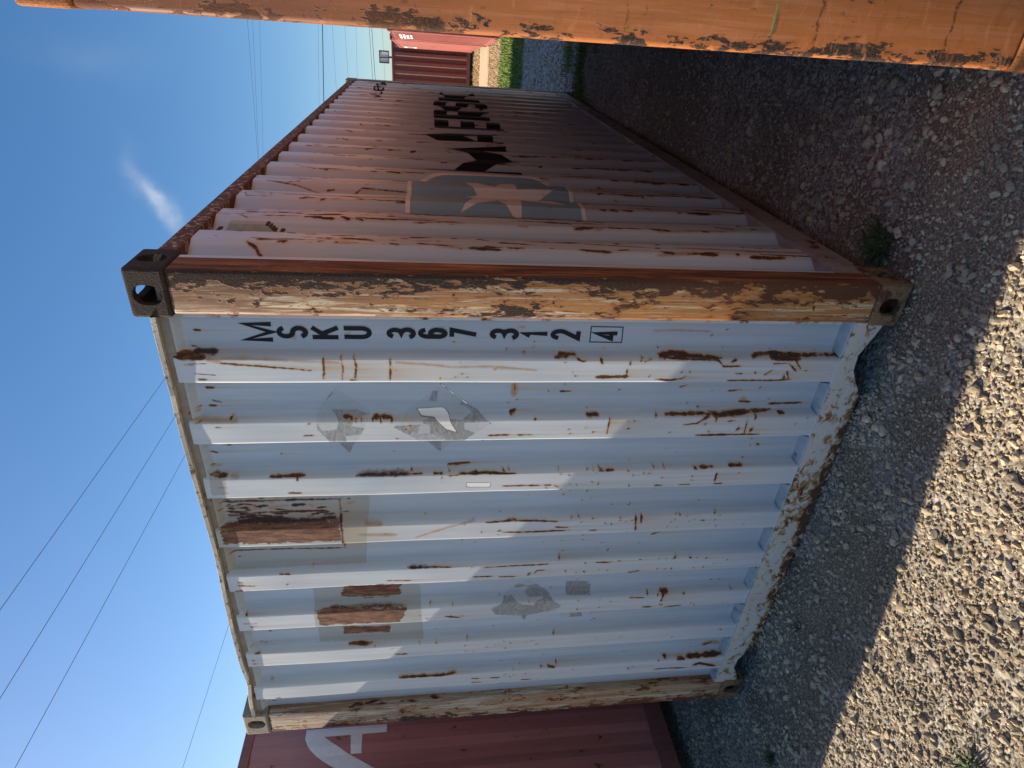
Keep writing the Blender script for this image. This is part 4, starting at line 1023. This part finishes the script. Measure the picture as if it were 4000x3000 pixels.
# ------------------------------------------------------------------ grass and weeds
def blades(n, region, h0, h1, wdt, name, mat, lean=0.5, dens=None):
    x0, x1, y0, y1 = region
    X = rng.uniform(x0, x1, n); Y = rng.uniform(y0, y1, n)
    if dens is not None:
        kp = rng.random(n) < dens(X, Y); X, Y = X[kp], Y[kp]; n = len(X)
    Hh = rng.uniform(h0, h1, n); A = rng.uniform(0, 2 * np.pi, n); Ln = rng.uniform(0.1, lean, n) * Hh
    Bx, By = np.cos(A), np.sin(A); Wx, Wy = -By * wdt, Bx * wdt
    Z = ground_z(X, Y) - 0.004
    P = np.empty((n, 5, 3))
    P[:, 0] = np.stack([X - Wx, Y - Wy, Z], -1); P[:, 1] = np.stack([X + Wx, Y + Wy, Z], -1)
    P[:, 2] = np.stack([X + Wx * .7 + Bx * Ln * .4, Y + Wy * .7 + By * Ln * .4, Z + Hh * .6], -1)
    P[:, 3] = np.stack([X - Wx * .7 + Bx * Ln * .4, Y - Wy * .7 + By * Ln * .4, Z + Hh * .6], -1)
    P[:, 4] = np.stack([X + Bx * Ln, Y + By * Ln, Z + Hh], -1)
    F = np.array([[0, 1, 2], [0, 2, 3], [3, 2, 4]])[None] + (np.arange(n) * 5)[:, None, None]
    return link(name, np_mesh(name, P.reshape(-1, 3), F.reshape(-1, 3)), None, mat)
gm = NT('grass_blades')
gg = gm.n('ShaderNodeNewGeometry').outputs['Random Per Island']
gm.bsdf.inputs['Subsurface Weight'].default_value = 0.0
gm.done(gm.mix(gg, (0.090, 0.160, 0.022), (0.21, 0.29, 0.055)), 0.55, 0, 0.3)
dg_ = NT('dry_grass_blades')
gg = dg_.n('ShaderNodeNewGeometry').outputs['Random Per Island']
dg_.done(dg_.mix(gg, (0.30, 0.22, 0.11), (0.55, 0.44, 0.27)), 0.7, 0, 0.2)
blades(15000, (-1.6, 1.1, 10.4, 14.4), 0.03, 0.085, 0.006, 'grass', bpy.data.materials['grass_blades'], 0.8, lambda X, Y: np.clip(0.35 + hash_noise(X * 2, Y * 1.5, 8), 0, 1) * np.where(Y > 14, 0.3, 1))['kind'] = 'stuff'
blades(5200, (-0.15, 0.75, 4.9, 6.5), 0.03, 0.13, 0.004, 'grass', bpy.data.materials['grass_blades'], 0.9, lambda X, Y: np.clip((hash_noise(X * 3, Y * 3, 12) - 0.35) * 2.5, 0, 1))['kind'] = 'stuff'
blades(4500, (-1.8, 1.0, 14.1, 17.1), 0.02, 0.07, 0.006, 'dry_grass', bpy.data.materials['dry_grass_blades'], 1.2)['kind'] = 'stuff'
blades(4500, (-2.2, 0.8, 20.3, 23.2), 0.02, 0.10, 0.008, 'dry_grass', bpy.data.materials['dry_grass_blades'], 1.2)['kind'] = 'stuff'

def weed(x, y, n, h, spread, label, mat, wdt=0.004, seed=0, stalks=0):
    r_ = random.Random(seed); m_ = bmesh.new()
    for i in range(n):
        a = r_.uniform(0, 6.283); L = h * r_.uniform(0.5, 1.1); w = wdt * r_.uniform(0.7, 1.4); out = spread * r_.uniform(0.3, 1.0)
        bx, by = math.cos(a), math.sin(a); px, py = -by, bx
        ox, oy = r_.gauss(0, spread * 0.25), r_.gauss(0, spread * 0.25)
        prev = None
        for j in range(5):
            t = j / 4; ww = w * (1 - t) ** 0.6 * (0.6 + 1.2 * t * (1 - t)) + 0.0003
            c = (ox + bx * out * t, oy + by * out * t, L * (t - 0.45 * t * t * (out / (L + out)) * 2))
            e = (m_.verts.new((c[0] - px * ww, c[1] - py * ww, c[2])), m_.verts.new((c[0] + px * ww, c[1] + py * ww, c[2])))
            if prev: m_.faces.new((prev[0], prev[1], e[1], e[0]))
            prev = e
    me = bpy.data.meshes.new('weed'); m_.to_mesh(me); m_.free()
    root = empty('weed', (x, y, float(ground_z(x, y))))
    tag(root, label, 'weed', 'weeds growing in the gravel')
    link('leaves', me, root, mat)
    if stalks:
        sm = MB()
        for i in range(stalks):
            a = r_.uniform(0, 6.283); L = h * r_.uniform(1.6, 2.6)
            sm.tube([(0, 0, 0), (math.cos(a) * L * 0.25, math.sin(a) * L * 0.25, L * 0.55), (math.cos(a) * L * 0.6, math.sin(a) * L * 0.6, L * 0.95)], 0.0011, 4)
        sm.build('stalk', M['straw'], root)
weed(0.06, 0.25, 190, 0.050, 0.11, 'low dark green weed against the foot of the rusty near corner post', M['leaf'], 0.0034, 1)
weed(-1.235, -0.985, 46, 0.075, 0.075, 'green grassy tuft on the sunlit gravel, nearest to the photographer', M['leaf'], 0.0035, 2, 3)
weed(-0.706, -0.520, 14, 0.030, 0.030, 'tiny pale green sprout on sunlit gravel just outside the shadow edge', M['leaf'], 0.004, 3)
weed(-1.618, -0.163, 16, 0.060, 0.060, 'thin grass sprig in the shaded gravel below the container sill', M['leaf'], 0.0025, 4)
weed(-2.369, -0.355, 40, 0.085, 0.070, 'dark green tuft in the shade near the left corner post', M['leaf'], 0.0035, 5)
weed(-1.30, -0.62, 3, 0.05, 0.03, 'thin dry straw stalks standing in the sunlit gravel', M['straw'], 0.001, 6, 3)

# ------------------------------------------------------------------ overhead wires
def wire(a, b, sag, r, label):
    pts = [Vector(a).lerp(Vector(b), i / 40) - Vector((0, 0, sag * 4 * (i / 40) * (1 - i / 40))) for i in range(41)]
    o = MB().tube(pts, r, 5).build('power_line', M['wire'])
    tag(o, label, 'wire', 'overhead wires')
wire((-7.35, -25, 8.0), (-7.35, 75, 8.0), 0.0, 0.0046, 'thin wire slanting over the left of the grey container, the one closest to it')
wire((-8.47, -25, 8.0), (-8.47, 75, 8.0), 0.0, 0.0046, 'middle one of three parallel wires slanting across the sky')
wire((-9.70, -25, 8.0), (-9.70, 75, 8.0), 0.0, 0.0046, 'third parallel wire from the grey container, farther left over the sky')
wire((-16.5, -25, 8.0), (-16.5, 75, 8.0), 0.0, 0.005, 'lone low wire crossing the sky just above the maroon container')
FAR = [(16.57, 16.80, .010, 'highest of the faint wires crossing the sky above the gap'), (16.15, 16.50, .008, 'second highest faint wire crossing high above the gap'), (15.6, 16.0, .007, 'lowest of the three faint high wires above the gap'),
       (10.84, 11.13, .008, 'faint wire running right above the dark bold wire over the gap'), (10.49, 10.74, .035, 'dark bold wire crossing the sky over the gap, plainest of that set'), (9.67, 9.70, .008, 'faint wire running just under the dark bold wire over the gap'),
       (8.64, 8.61, .008, 'faint wire midway between the bold wire and the low pair'), (7.71, 7.81, .008, 'faint wire just above the low dark pair of wires'), (6.58, 6.48, .016, 'upper wire of the dark low pair above the far containers'),
       (6.37, 6.26, .020, 'lower wire of the dark low pair above the far containers'), (5.49, 5.41, .008, 'lowest faint wire, passing behind the framed roof sign')]
for z0, z1, r, lab in FAR:
    s_ = (z1 - z0) / -3.75
    wire((34.0, 60, z0 + s_ * 35.0), (-46.0, 60, z0 - s_ * 45.0), 0.0, r, lab)
